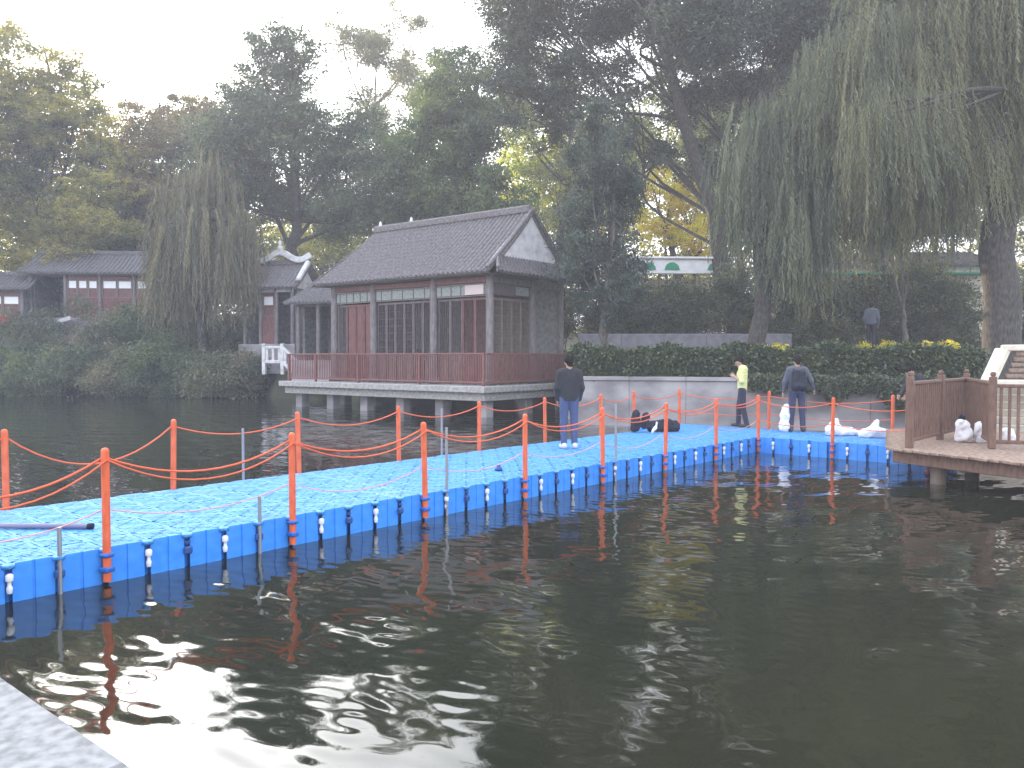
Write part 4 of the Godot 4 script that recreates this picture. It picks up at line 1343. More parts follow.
func make_trees() -> void:
	# --- beyond the mound and across the back
	tree("broadleaf_tree", "tall olive yellow tree behind the dark cabin, sunlit at the top", 52, 45, [[15, 100, 40, 60, 1.0], [72, 110, 36, 62, 1.0], [40, 180, 60, 55, 1.0], [-35, 130, 55, 90, 1.0], [95, 215, 36, 45, 0.9], [0, 45, 30, 26, 0.6], [55, 65, 22, 24, 0.6], [60, 250, 60, 40, 0.9], [105, 165, 26, 40, 0.8]], "broad", Color(0.095, 0.098, 0.040), Color(0.155, 0.145, 0.06), 0.38, {"bark": M.bark_pale, "dens": 1.25, "glow": 1.3})
	tree("broadleaf_tree", "thin brownish tree with a bare feathery tip above the garden hall", 56, 165, [[135, 175, 38, 50, 1.0], [172, 150, 30, 40, 0.8], [212, 165, 34, 50, 0.9], [165, 215, 52, 45, 1.0], [186, 92, 14, 32, 0.35], [120, 235, 40, 40, 1.0], [145, 125, 26, 26, 0.8], [205, 118, 26, 28, 0.8], [175, 120, 20, 24, 0.7], [115, 150, 24, 36, 0.8]], "broad", Color(0.085, 0.072, 0.04), Color(0.12, 0.105, 0.05), 0.28, {"dens": 1.3, "clusters": 1.2, "glow": 1.2})
	tree("evergreen_tree", "large dark rounded evergreen behind the gate pavilion", 47, 300, [[262, 85, 34, 40, 1.0], [240, 135, 44, 42, 1.0], [300, 140, 48, 36, 1.0], [232, 190, 40, 42, 1.0], [350, 165, 46, 40, 1.0], [290, 195, 52, 38, 1.0], [340, 215, 50, 30, 0.9], [300, 62, 30, 24, 0.7], [258, 45, 18, 22, 0.6], [385, 190, 36, 50, 1.0], [365, 120, 26, 22, 0.8], [270, 115, 36, 36, 1.0], [215, 150, 28, 36, 1.0], [285, 40, 20, 22, 0.7]], "broad", Color(0.036, 0.054, 0.036), Color(0.064, 0.082, 0.048), 0.38, {"dens": 1.5, "clusters": 1.15})
	tree("broadleaf_tree", "loose pale tree with sky showing through above the pavilion ridge", 60, 385, [[355, 48, 28, 24, 0.5], [392, 60, 30, 36, 0.6], [400, 22, 24, 16, 0.45], [425, 95, 26, 36, 0.6], [375, 105, 22, 24, 0.4], [340, 28, 16, 16, 0.4], [385, 140, 26, 30, 0.7]], "broad", Color(0.085, 0.09, 0.055), Color(0.12, 0.12, 0.075), 0.22, {"dens": 1.5, "clusters": 1.3, "bark": M.bark_pale})
	tree("broadleaf_tree", "mid green tree standing directly behind the long pavilion roof", 45, 455, [[450, 95, 36, 38, 1.0], [432, 150, 42, 45, 1.0], [478, 140, 34, 50, 0.9], [455, 200, 48, 36, 1.0], [475, 62, 22, 20, 0.6], [415, 210, 30, 30, 1.0], [500, 205, 30, 36, 0.8], [485, 100, 26, 34, 0.8], [440, 60, 20, 18, 0.6]], "broad", Color(0.046, 0.068, 0.036), Color(0.082, 0.104, 0.045), 0.30, {"dens": 1.4, "clusters": 1.1})
	tree("broadleaf_tree", "yellow green tree catching the sun right of the pavilion gable", 60, 530, [[520, 150, 24, 44, 0.7], [545, 185, 26, 36, 0.7], [520, 215, 30, 30, 0.7], [555, 130, 18, 26, 0.5], [575, 225, 26, 30, 0.7]], "broad", Color(0.12, 0.14, 0.03), Color(0.19, 0.20, 0.035), 0.24, {"dens": 0.75, "glow": 1.3})  # yellow green leaves: backlit sun put into the leaf colour
	tree("autumn_tree", "golden yellow autumn tree with a dark straight trunk above the kiosk", 48, 675, [[660, 222, 26, 28, 0.8], [690, 215, 26, 34, 0.8], [676, 180, 28, 26, 0.7], [655, 185, 18, 22, 0.5], [700, 245, 18, 20, 0.7]], "broad", Color(0.22, 0.17, 0.02), Color(0.34, 0.25, 0.03), 0.30, {"dens": 0.75, "glow": 1.3})  # gold is sunlight painted into the leaf colour, not autumn foliage
	tree("camphor_tree", "huge dark spreading tree with leaning limbs towering over the hedge", 37, 752, [[528, 30, 38, 44, 0.8], [585, 15, 48, 42, 0.9], [650, 10, 50, 40, 0.9], [715, 20, 46, 44, 0.9], [565, 80, 32, 34, 0.7], [618, 75, 36, 30, 0.6], [690, 95, 36, 34, 0.6], [745, 80, 40, 46, 0.8], [530, -40, 55, 45, 1.0], [610, -55, 80, 45, 1.0], [710, -55, 80, 45, 1.0], [770, 10, 44, 50, 0.8], [720, 160, 36, 30, 0.6], [545, 125, 22, 26, 0.5], [650, 150, 28, 24, 0.45], [790, -60, 70, 50, 1.0], [560, -120, 90, 40, 1.0], [700, -125, 100, 40, 1.0], [520, 85, 30, 34, 0.8], [600, 120, 30, 26, 0.6], [675, 55, 34, 30, 0.8], [830, 20, 40, 50, 0.8], [515, -5, 30, 40, 0.9]], "broad", Color(0.028, 0.040, 0.034), Color(0.052, 0.066, 0.046), 0.46, {"fork": 0.42, "dens": 1.7, "clusters": 1.35, "scatter": 1.6, "limb": 0.5, "bend": 1.0})
	tree("juniper_tree", "slender dark juniper beside the end wall of the long pavilion", 27.5, 608, [[596, 130, 18, 34, 0.8], [606, 180, 28, 40, 1.0], [590, 215, 26, 36, 1.0], [618, 235, 28, 40, 1.0], [600, 275, 38, 34, 1.0], [612, 310, 34, 24, 1.0], [585, 165, 16, 26, 0.7], [622, 190, 18, 34, 0.8], [575, 250, 20, 40, 0.9], [630, 285, 22, 34, 0.9]], "needle", Color(0.030, 0.044, 0.040), Color(0.055, 0.070, 0.060), 0.13, {"fork": 0.6, "dens": 1.6, "scatter": 0.4, "bark": M.bark_pale, "size": 1.1})
	tree("broadleaf_tree", "tall dull green tree standing behind the leaning willow", 46, 880, [[800, 110, 50, 60, 0.9], [860, 60, 55, 60, 0.9], [930, 90, 55, 60, 0.9], [1000, 60, 60, 70, 0.9], [850, 170, 50, 44, 0.8], [930, 180, 44, 36, 0.7], [880, -20, 80, 50, 1.0], [1000, -30, 80, 60, 1.0], [1080, 40, 60, 80, 0.9], [930, -90, 100, 40, 1.0], [800, 190, 40, 40, 0.8], [870, 225, 34, 26, 0.7], [960, 220, 36, 26, 0.6], [1010, 160, 40, 50, 0.9], [820, 20, 50, 50, 1.0]], "broad", Color(0.050, 0.060, 0.032), Color(0.095, 0.10, 0.045), 0.36, {"dens": 1.2, "clusters": 1.15})
	tree("broadleaf_tree", "spreading green tree beyond the stone staircase", 34, 1110, [[1060, 120, 50, 60, 0.9], [1120, 60, 60, 70, 1.0], [1080, 220, 44, 50, 0.9], [1160, 160, 60, 70, 1.0], [1050, 290, 34, 36, 0.9]], "broad", Color(0.045, 0.058, 0.026), Color(0.09, 0.10, 0.04), 0.34, {"dens": 0.8})
	tree("broadleaf_tree", "tall yellowish tree at the end of the mound past the dark cabin", 46, -130, [[-120, 100, 60, 70, 1.0], [-70, 180, 50, 60, 1.0], [-170, 180, 60, 70, 1.0], [-110, 240, 70, 50, 1.0], [-130, 30, 40, 40, 0.8]], "broad", Color(0.075, 0.075, 0.028), Color(0.13, 0.115, 0.04), 0.36, {"dens": 0.85})
	tree("broadleaf_tree", "tall hazy green tree far behind the pavilion gable", 56, 560, [[545, 90, 34, 40, 0.8], [580, 140, 36, 40, 0.9], [525, 120, 28, 36, 0.8], [620, 160, 36, 40, 0.9], [560, 190, 40, 34, 0.9], [640, 110, 30, 30, 0.6], [505, 100, 22, 30, 0.7]], "broad", Color(0.060, 0.075, 0.035), Color(0.12, 0.13, 0.045), 0.30, {"dens": 1.1, "glow": 1.2})
	tree("broadleaf_tree", "tall hazy green tree far behind the kiosk", 57, 735, [[720, 120, 36, 40, 0.8], [760, 160, 38, 40, 0.9], [700, 165, 30, 34, 0.8], [780, 100, 36, 44, 0.9], [740, 205, 40, 30, 0.9]], "broad", Color(0.055, 0.07, 0.035), Color(0.11, 0.12, 0.045), 0.30, {"dens": 1.1, "glow": 1.2})
	# small multi-stemmed tree in front of the kiosk bushes
	tree("sapling_tree", "thin branching sapling between the kiosk and the big willow trunk", 33, 905, [[880, 215, 26, 22, 0.5], [915, 230, 26, 20, 0.5], [900, 190, 30, 22, 0.5]], "broad", Color(0.055, 0.065, 0.03), Color(0.10, 0.10, 0.04), 0.10, {"fork": 0.3, "dens": 0.7, "bark": M.bark_pale})
	# --- willows
	willow("greyish willow drooping over the left bank beside the garden hall", 41, 205, [[185, 185, 24, 22, 0.24], [215, 180, 22, 24, 0.24], [200, 225, 34, 24, 0.26], [240, 225, 18, 20, 0.12], [165, 240, 18, 20, 0.14]], Color(0.085, 0.082, 0.055), Color(0.135, 0.122, 0.075), 0.26, 250, 520, {"long": 1.5, "size": 1.2})
	willow("leaning willow trailing long wands over the hedge", 28, 752, [[765, 130, 36, 34, 0.18], [800, 110, 46, 40, 0.22], [840, 65, 46, 40, 0.18], [745, 165, 26, 24, 0.12], [800, 205, 36, 34, 0.2], [860, 160, 40, 40, 0.16]], Color(0.062, 0.076, 0.050), Color(0.105, 0.118, 0.074), 0.30, 215, 950, {"fork_u": 758, "long": 1.25})
	willow("massive old willow with thick fissured trunk behind the cream staircase", 25, 993, [[900, 30, 55, 44, 0.2], [960, 0, 60, 44, 0.2], [1030, 10, 60, 50, 0.2], [880, 110, 44, 36, 0.13], [950, 90, 46, 36, 0.16], [1040, 110, 44, 40, 0.16], [920, -60, 70, 40, 0.2], [1020, -70, 70, 40, 0.2], [860, 40, 40, 36, 0.13], [890, 175, 36, 26, 0.12], [940, 165, 34, 24, 0.10]], Color(0.062, 0.073, 0.044), Color(0.108, 0.108, 0.056), 0.52, 120, 800, {"long": 1.15})
	# --- far wood: reads as one mass
	var w := Node3D.new()
	w.name = "distant_wood"
	w.set_meta("kind", "stuff")
	w.set_meta("label", "distant mass of mixed green and sunlit yellow wood behind all the buildings")
	w.set_meta("category", "wood")
	add_child(w)
	var r := RandomNumberGenerator.new()
	r.seed = 404
	var sp := fresh("broad")
	var hn := FastNoiseLite.new()
	hn.seed = 8
	hn.frequency = 0.05
	for k in 1900:
		var D := r.randf_range(64.0, 82.0)
		var x := r.randf_range(-72.0, 72.0)
		var topy := 15.5 + 3.5 * hn.get_noise_1d(x * 2.0) + 6.0 * smoothstep(-4.0, 4.0, x) - 1.5 * smoothstep(-18.0, -26.0, x)
		var y := 2.0 + (topy - 2.0) * pow(r.randf(), 0.8)
		var cc := Vector3(x, y, -D)
		var tone := clampf(0.5 + 0.9 * hn.get_noise_2d(x * 3.0, D * 3.0) + r.randfn(0, 0.2), 0.0, 1.0)
		for j in 9:
			var p := cc + Vector3(r.randfn(0, 0.9), r.randfn(0, 0.6), r.randfn(0, 0.9))
			(sp[1 if tone + r.randfn(0, 0.15) > 0.5 else 0] as Spray).put(spin(r, r.randf_range(2.0, 3.2)), p)
	spray_node(w, "foliage", sp, "broad", [leaf_of(Color(0.05, 0.065, 0.03), 1.2), leaf_of(Color(0.12, 0.12, 0.03), 1.5)], Vector3.ZERO)  # yellower share has sunlit foliage put into its leaf colour
	var fl := Geo.new()
	for k in 40:
		var x2 := -70.0 + k * 3.6 + r.randfn(0, 1.0)
		var D2 := r.randf_range(64, 80)
		limb(fl, r, Vector3(x2, 1.5, -D2), Vector3(x2 + r.randfn(0, 1), 13.0 + r.randfn(0, 1), -D2), 0.28, 0.08, 0.3, 5, 6)
	part(w, "trunks", fl.mesh(), M.bark).set_meta("kind", "stuff")

func make_plants() -> void:
	var r := RandomNumberGenerator.new()
	r.seed = 21
	# bank of shrubs under the mound
	var spots := [[-34.0, 42.6, 1.6, 2.4], [-31.0, 43.0, 1.5, 2.2], [-28.4, 42.6, 1.7, 2.3], [-25.6, 42.4, 1.8, 2.3], [-22.8, 42.0, 1.6, 2.4], [-20.2, 41.4, 1.9, 2.3], [-17.6, 40.9, 2.0, 2.4], [-15.2, 40.5, 1.9, 2.2], [-13.7, 39.9, 1.5, 1.5], [-29.6, 44.6, 2.6, 2.4], [-26.2, 44.4, 2.8, 2.2], [-23.0, 44.2, 3.3, 2.3], [-19.8, 44.0, 3.4, 2.5], [-16.8, 43.4, 3.2, 2.4], [-14.8, 42.6, 2.7, 1.7]]
	var words := ["at the far left end of the bank", "below the dark cabin steps", "in front of the pale stair rail", "below the left bay of the garden hall", "below the first white windows of the garden hall", "below the right end of the garden hall", "under the greyish willow", "between the willow and the white balustrade", "right beside the white balustrade foot", "higher up the bank below the dark cabin", "higher up the bank by the pale stair rail", "higher up the bank under the garden hall front", "higher up the bank right of the garden hall", "higher up the bank beside the greyish willow trunk", "higher up the bank left of the gate pavilion"]
	for k in spots.size():
		var s: Array = spots[k]
		var tint: float = [1.0, 1.2, 0.85, 1.1][k % 4]
		bush("waterside_shrub", "%s shrub %s" % [["dark green", "dull green", "brownish green"][k % 3], words[k]], Vector3(s[0], s[2] * 0.62, -s[1]) + Vector3(0, 0.25 if k < 9 else 0.9, 0), Vector3(s[3] * 0.78, s[2] * 0.72, s[3] * 0.6), "fine", Color(0.050, 0.066, 0.036) * tint, [Color(0.095, 0.115, 0.05), Color(0.10, 0.105, 0.06), Color(0.11, 0.10, 0.06)][k % 3] * tint, 26, 24, 1.5, {"group": "shrubs along the left bank"})
	# clipped hedge on the retaining wall
	var h := thing("clipped_hedge", "long dark clipped hedge on top of the lilac wall", "hedge", Vector3(6.5, 1.4, -23.7))
	var sp := fresh("hedge")
	var st := Geo.new()
	for k in 5200:
		var t := r.randf()
		var c := Vector3(1.9, 0, -25.0).lerp(Vector3(12.6, 0, -22.0), t)
		var prof := 0.80 + 0.10 * sin(t * 31.0) + 0.06 * sin(t * 77.0)
		var y := 1.40 + prof * sqrt(r.randf())
		var dz := r.randfn(0, 0.30)
		if r.randf() < 0.5: dz = 0.45 + r.randfn(0, 0.07)
		(sp[r.randi() % 2] as Spray).put(spin(r, r.randf_range(1.0, 1.8)), Vector3(c.x, y, c.z + dz))
	for k in 40:
		var c2 := Vector3(1.9, 1.35, -25.0).lerp(Vector3(12.6, 1.35, -22.0), (k + 0.5) / 40.0)
		limb(st, r, c2, c2 + Vector3(r.randfn(0, 0.1), 0.6, r.randfn(0, 0.1)), 0.02, 0.008, 0.05, 3, 4)
	part(h, "stems", st.mesh(), M.bark).position = -h.position
	spray_node(h, "foliage", sp, "hedge", [leaf_of(Color(0.030, 0.045, 0.025), 0.6), leaf_of(Color(0.058, 0.075, 0.034), 0.6)], h.position)
	# ivy hanging down the wall
	var iv := thing("hanging_ivy", "dark ivy hanging from the hedge down the lilac wall", "ivy", Vector3(9.3, 1.4, -21.9))
	var si := fresh("hedge")
	for k in 1500:
		var t := r.randf()
		var c := Vector3(6.6, 0, -22.72).lerp(Vector3(11.3, 0, -21.35), t)
		var low := 0.42 + 0.22 * sin(t * 17.0) + 0.15 * sin(t * 41.0 + 1.0)
		var y := 1.50 - maxf(0.05, low * (0.4 + 0.9 * t)) * pow(r.randf(), 0.7)
		(si[r.randi() % 2] as Spray).put(spin(r, r.randf_range(0.9, 1.4)), Vector3(c.x, y, c.z + 0.14 + r.randfn(0, 0.05)))
	spray_node(iv, "foliage", si, "hedge", [leaf_of(Color(0.032, 0.044, 0.028), 0.6), leaf_of(Color(0.06, 0.072, 0.04), 0.6)], iv.position)
	var ivs := Geo.new()
	for k in 12:
		var c3 := Vector3(6.8, 1.5, -22.62).lerp(Vector3(11.2, 1.5, -21.30), (k + 0.5) / 12.0)
		limb(ivs, r, c3, c3 + Vector3(r.randfn(0, 0.1), -0.45, 0.03), 0.012, 0.005, 0.03, 3, 4)
	part(iv, "stems", ivs.mesh(), M.bark).position = -iv.position
	# yellow plants in the hedge line
	bush("yellow_shrub", "bright yellow leaved shrub poking from the hedge", at(775, 352, 23.6), Vector3(0.40, 0.16, 0.25), "hedge", Color(0.27, 0.24, 0.02), Color(0.36, 0.32, 0.04), 7, 9, 1.2, {"glow": 0.8, "ground": 1.45})
	for k in 5:
		bush("yellow_flowers", "low yellow flowering plant in the row behind the hedge", at(868 + 19 * k, 347.5, 26.0 - 0.15 * k), Vector3(0.32, 0.10, 0.2), "hedge", Color(0.22, 0.21, 0.03), Color(0.34, 0.31, 0.05), 5, 5, 1.0, {"glow": 0.8, "ground": 1.5, "group": "yellow flowers in a row", "category": "flowers"})
	# bushes round the kiosk
	var ks := [[645, 318, 26, 28, "under the left end of the kiosk fascia"], [690, 310, 30, 32, "in front of the kiosk posts"], [735, 305, 28, 36, "beside the leaning willow trunk"], [815, 300, 34, 40, "right of the leaning willow trunk"], [865, 305, 32, 36, "behind the man standing past the hedge"], [915, 300, 36, 40, "in front of the cream house"], [955, 310, 28, 34, "left of the massive willow trunk"], [1040, 315, 30, 34, "right of the massive willow trunk"], [560, 300, 22, 40, "behind the pavilion end wall"]]
	ks.append_array([[770, 335, 30, 16, "low in front of the leaning willow trunk"], [820, 336, 30, 16, "low to the right of the leaning willow trunk"], [895, 336, 26, 16, "low beside the sapling stems"], [945, 336, 30, 18, "low in front of the massive willow roots"], [610, 330, 20, 18, "low at the foot of the slender juniper"]])
	for k in ks.size():
		var s: Array = ks[k]
		var D := 34.5 + 0.5 * (k % 3)
		bush("garden_bush", "dense dark green bush %s" % s[4], at(s[0], s[1], D), Vector3(s[2] * D / F, s[3] * D / F * 1.05, 1.1), "fine", Color(0.030, 0.042, 0.022), Color(0.07, 0.078, 0.034), 24, 24, 1.35, {"group": "bushes round the kiosk"})

# ---------------------------------------------------------------- people (one skin built from tapered bones joined smoothly)
func sdf_mesh(g: Geo, bones: Array, cell: float, k: float, tint: Color, paint = null) -> void:
	var lo := Vector3(1e9, 1e9, 1e9)
	var hi := -lo
	for b in bones:
		var rm: float = maxf(b[2], b[3]) + k + cell * 2.0
		for q in [b[0], b[1]]:
			lo = lo.min(q - Vector3.ONE * rm)
			hi = hi.max(q + Vector3.ONE * rm)
	var nx := int((hi.x - lo.x) / cell) + 2
	var ny := int((hi.y - lo.y) / cell) + 2
	var nz := int((hi.z - lo.z) / cell) + 2
	var f := PackedFloat32Array()
	f.resize(nx * ny * nz)
	f.fill(1.0)
	for b in bones:
		var a: Vector3 = b[0]
		var d: Vector3 = b[1] - b[0]
		var l2 := maxf(d.length_squared(), 1e-9)
		var rm: float = maxf(b[2], b[3]) + k + cell * 1.5
		var p0: Vector3 = (a.min(b[1]) - Vector3.ONE * rm - lo) / cell
		var p1: Vector3 = (a.max(b[1]) + Vector3.ONE * rm - lo) / cell
		for z in range(maxi(0, int(p0.z)), mini(nz, int(p1.z) + 2)):
			for y in range(maxi(0, int(p0.y)), mini(ny, int(p1.y) + 2)):
				for x in range(maxi(0, int(p0.x)), mini(nx, int(p1.x) + 2)):
					var p := lo + Vector3(x, y, z) * cell
					var t := clampf((p - a).dot(d) / l2, 0.0, 1.0)
					var ds := p.distance_to(a + d * t) - lerpf(b[2], b[3], t)
					var at_ := (z * ny + y) * nx + x
					var e := f[at_]
					var h := maxf(k - absf(e - ds), 0.0) / k
					f[at_] = minf(e, ds) - h * h * k * 0.25
	var id := PackedInt32Array()
	id.resize(nx * ny * nz)
	id.fill(-1)
	var off := [0, 1, nx, nx + 1, nx * ny, nx * ny + 1, nx * ny + nx, nx * ny + nx + 1]
	var cor := [Vector3(0, 0, 0), Vector3(1, 0, 0), Vector3(0, 1, 0), Vector3(1, 1, 0), Vector3(0, 0, 1), Vector3(1, 0, 1), Vector3(0, 1, 1), Vector3(1, 1, 1)]
	var eds := [[0, 1], [2, 3], [4, 5], [6, 7], [0, 2], [1, 3], [4, 6], [5, 7], [0, 4], [1, 5], [2, 6], [3, 7]]
	for z in nz - 1:
		for y in ny - 1:
			var row := (z * ny + y) * nx
			for x in nx - 1:
				var c := row + x
				var m := 0
				for q in 8:
					if f[c + off[q]] < 0.0: m += 1
				if m == 0 or m == 8: continue
				var sum := Vector3.ZERO
				var n := 0
				for e in eds:
					var v0 := f[c + off[e[0]]]
					var v1 := f[c + off[e[1]]]
					if (v0 < 0.0) != (v1 < 0.0):
						sum += (cor[e[0]] as Vector3).lerp(cor[e[1]], v0 / (v0 - v1))
						n += 1
				id[c] = g.v.size()
				var pos := lo + (Vector3(x, y, z) + sum / n) * cell
				g.v.append(pos)
				g.col.append(paint.call(pos) if paint != null else tint)
	for z in range(1, nz - 1):
		for y in range(1, ny - 1):
			for x in range(1, nx - 1):
				var c := (z * ny + y) * nx + x
				var s0 := f[c] < 0.0
				for ax in 3:
					var st: int = [1, nx, nx * ny][ax]
					if (f[c + st] < 0.0) == s0: continue
					var u: int = [nx, nx * ny, 1][ax]
					var w: int = [nx * ny, 1, nx][ax]
					var q := [id[c], id[c - u], id[c - u - w], id[c - w]]
					if q[0] < 0 or q[1] < 0 or q[2] < 0 or q[3] < 0: continue
					if s0: g.ix.append_array([q[0], q[2], q[1], q[0], q[3], q[2]])
					else: g.ix.append_array([q[0], q[1], q[2], q[0], q[2], q[3]])

func cloth(called: String, c: Color, rough := 0.9) -> StandardMaterial3D:
	if not M.has(called):
		mat(called, c, rough, [c * 0.75, c, c * 1.2], 0.03, Vector3(3, 3, 3))
	return M[called]

func person(label: String, at_: Vector3, turn: float, pose: Dictionary, top: Material, trousers: Material, scale_ := 1.0, opt := {}) -> void:
	# front of the figure is +z before turning
	var t := thing("person", label, "person", at_, turn)
	t.scale = Vector3.ONE * scale_
	if not M.has("skin"):
		var sm := StandardMaterial3D.new()
		sm.resource_name = "skin"
		sm.vertex_color_use_as_albedo = true
		sm.roughness = 0.6
		sm.cull_mode = BaseMaterial3D.CULL_DISABLED
		M["skin"] = sm
		mat("hair", Color(0.012, 0.010, 0.010), 0.8, [], 0.02, Vector3.ONE, 0.15)
		mat("shoe", Color(0.03, 0.03, 0.035), 0.6)
		mat("shoe_white", Color(0.55, 0.55, 0.58), 0.6)
	var skin := Color(0.40, 0.25, 0.18)
	var J := {"hipL": Vector3(-0.09, 0.90, 0), "hipR": Vector3(0.09, 0.90, 0), "kneeL": Vector3(-0.10, 0.49, 0.02), "kneeR": Vector3(0.10, 0.49, 0.02), "ankL": Vector3(-0.10, 0.09, -0.02), "ankR": Vector3(0.10, 0.09, -0.02), "waist": Vector3(0, 1.04, 0), "chest": Vector3(0, 1.28, 0.0), "shL": Vector3(-0.185, 1.41, -0.01), "shR": Vector3(0.185, 1.41, -0.01), "elL": Vector3(-0.24, 1.12, -0.03), "elR": Vector3(0.24, 1.12, -0.03), "wrL": Vector3(-0.23, 0.87, 0.05), "wrR": Vector3(0.23, 0.87, 0.05), "neck": Vector3(0, 1.47, -0.005), "head": Vector3(0, 1.60, 0.02), "look": Vector3(0, 0, 1)}
	for k in pose: J[k] = pose[k]
	var body := Geo.new()
	var bones := []
	var wear := []
	var legs := []
	for s in ["L", "R"]:
		var sg := -1.0 if s == "L" else 1.0
		var fw := Vector3(sg * 0.03, -0.06, 0.14)
		bones.append([J["hip" + s], J["knee" + s], 0.072, 0.050])
		bones.append([J["knee" + s], J["ank" + s], 0.050, 0.036])
		bones.append([J["ank" + s] + Vector3(0, -0.045, -0.02), J["ank" + s] + fw, 0.036, 0.026])
		bones.append([J["sh" + s], J["el" + s], 0.047, 0.038])
		bones.append([J["el" + s], J["wr" + s], 0.038, 0.026])
		legs.append([J["hip" + s] + Vector3(0, 0.03, 0), J["knee" + s], 0.096, 0.070])
		legs.append([J["knee" + s], J["ank" + s] + Vector3(0, -0.02, 0), 0.070, 0.058])
		wear.append([J["sh" + s], J["el" + s], 0.068, 0.055])
		wear.append([J["el" + s], J["el" + s].lerp(J["wr" + s], 0.92 if opt.get("long", true) else 0.15), 0.055, 0.043])
		wear.append([J["sh" + s] * Vector3(0.55, 1, 1), J["waist"] + Vector3(sg * 0.07, -0.10, 0), 0.105, 0.108])
		bones.append([J["sh" + s] * Vector3(0.55, 1, 1), J["waist"] + Vector3(sg * 0.06, 0, 0), 0.082, 0.078])
		bones.append([J["waist"] + Vector3(sg * 0.05, 0, 0), J["hip" + s], 0.082, 0.082])
		# hand: palm and five unequal, slightly curled fingers
		var hd: Vector3 = (J["wr" + s] - J["el" + s]).normalized()
		var inn := Vector3(-sg, 0, 0)
		var fwd := hd.cross(inn).normalized() * sg
		if fwd.dot(Vector3(0, 0, 1)) < 0.0 and absf(hd.y) > 0.5: fwd = -fwd
		var palm: Vector3 = J["wr" + s] + hd * 0.045
		var hb := [[J["wr" + s] - hd * 0.02, J["wr" + s] + hd * 0.01, 0.025, 0.022], [palm + fwd * 0.018, palm + fwd * 0.018 + hd * 0.035, 0.018, 0.014], [palm - fwd * 0.018, palm - fwd * 0.018 + hd * 0.03, 0.018, 0.014], [J["wr" + s], palm, 0.022, 0.020]]
		var ln := [0.072, 0.080, 0.075, 0.058]
		for q in 4:
			var root := palm + hd * 0.038 + fwd * (0.030 - 0.020 * q)
			var kn: Vector3 = root + hd * ln[q] * 0.5 + inn * 0.006
			hb.append([root, kn, 0.0085, 0.008])
			hb.append([kn, kn + hd * ln[q] * 0.42 + inn * 0.020, 0.008, 0.0068])
		var tr := palm + fwd * 0.030 - hd * 0.01
		hb.append([tr, tr + fwd * 0.022 + hd * 0.028, 0.0105, 0.009])
		hb.append([tr + fwd * 0.022 + hd * 0.028, tr + fwd * 0.024 + hd * 0.060 + inn * 0.01, 0.009, 0.0075])
		sdf_mesh(body, hb, 0.0055, 0.008, skin)
	wear.append([J["waist"] + Vector3(0, -0.10, 0), J["chest"], 0.10, 0.12])
	wear.append([J["chest"] + Vector3(0, 0.08, 0), J["neck"] + Vector3(0, -0.02, 0), 0.095, 0.06])
	bones.append([J["neck"] + Vector3(0, -0.08, 0), J["head"] + Vector3(0, -0.04, -0.01), 0.060, 0.052])
	sdf_mesh(body, bones, 0.026, 0.05, skin)
	# head with face
	var lk: Vector3 = (J["look"] as Vector3).normalized()
	var rt := Vector3.UP.cross(lk).normalized()
	var hu := lk.cross(rt).normalized()
	var hc: Vector3 = J["head"]
	var H := func(x: float, y: float, z: float) -> Vector3: return hc + rt * x + hu * y + lk * z
	var hb2 := [[H.call(0, 0.03, -0.025), H.call(0, 0.035, 0.01), 0.088, 0.082], [H.call(0, -0.03, 0.02), H.call(0, -0.075, 0.045), 0.066, 0.036], [H.call(0, 0.01, 0.085), H.call(0, -0.028, 0.108), 0.010, 0.014], [H.call(0.08, 0.0, -0.01), H.call(0.082, -0.03, -0.008), 0.016, 0.011], [H.call(-0.08, 0.0, -0.01), H.call(-0.082, -0.03, -0.008), 0.016, 0.011], [H.call(-0.02, -0.056, 0.078), H.call(0.02, -0.056, 0.078), 0.009, 0.009], [H.call(0.035, 0.026, 0.07), H.call(-0.035, 0.026, 0.07), 0.016, 0.016], [H.call(0, -0.05, -0.03), J["neck"], 0.052, 0.055]]
	var eyeA: Vector3 = H.call(0.032, 0.004, 0.082)
	var eyeB: Vector3 = H.call(-0.032, 0.004, 0.082)
	var mou: Vector3 = H.call(0, -0.058, 0.085)
	sdf_mesh(body, hb2, 0.0095, 0.022, skin, func(p: Vector3) -> Color:
		if p.distance_to(eyeA) < 0.016 or p.distance_to(eyeB) < 0.016: return Color(0.03, 0.02, 0.02)
		if p.distance_to(mou) < 0.018: return Color(0.30, 0.11, 0.10)
		return skin)
	part(t, "body", body.mesh(), M.skin)
	var hair := Geo.new()
	sdf_mesh(hair, [[H.call(0, 0.05, -0.045), H.call(0, 0.062, 0.015), 0.086, 0.080], [H.call(0, 0.0, -0.05), H.call(0, -0.045, -0.05), 0.080, 0.055], [H.call(0.05, 0.08, 0.05), H.call(-0.05, 0.08, 0.05), 0.034, 0.034], [H.call(0.074, 0.04, -0.02), H.call(0.076, 0.0, -0.02), 0.026, 0.018], [H.call(-0.074, 0.04, -0.02), H.call(-0.076, 0.0, -0.02), 0.026, 0.018]], 0.013, 0.02, Color.WHITE)
	hair.col.clear()
	part(t, "hair", hair.mesh(), M.hair)
	var tg := Geo.new()
	sdf_mesh(tg, wear, 0.024, 0.045, Color.WHITE)
	tg.col.clear()
	var hem: float = J["waist"].y - 0.15
	for j in tg.v.size():
		if absf(tg.v[j].x) < 0.18 and tg.v[j].y < hem: tg.v[j].y = hem
	part(t, "jacket" if opt.get("long", true) else "shirt", tg.mesh(), top)
	var lg := Geo.new()
	legs.append([J["waist"] + Vector3(-0.05, -0.06, 0), J["waist"] + Vector3(0.05, -0.06, 0), 0.105, 0.105])
	sdf_mesh(lg, legs, 0.022, 0.035, Color.WHITE)
	lg.col.clear()
	part(t, "trousers", lg.mesh(), trousers)
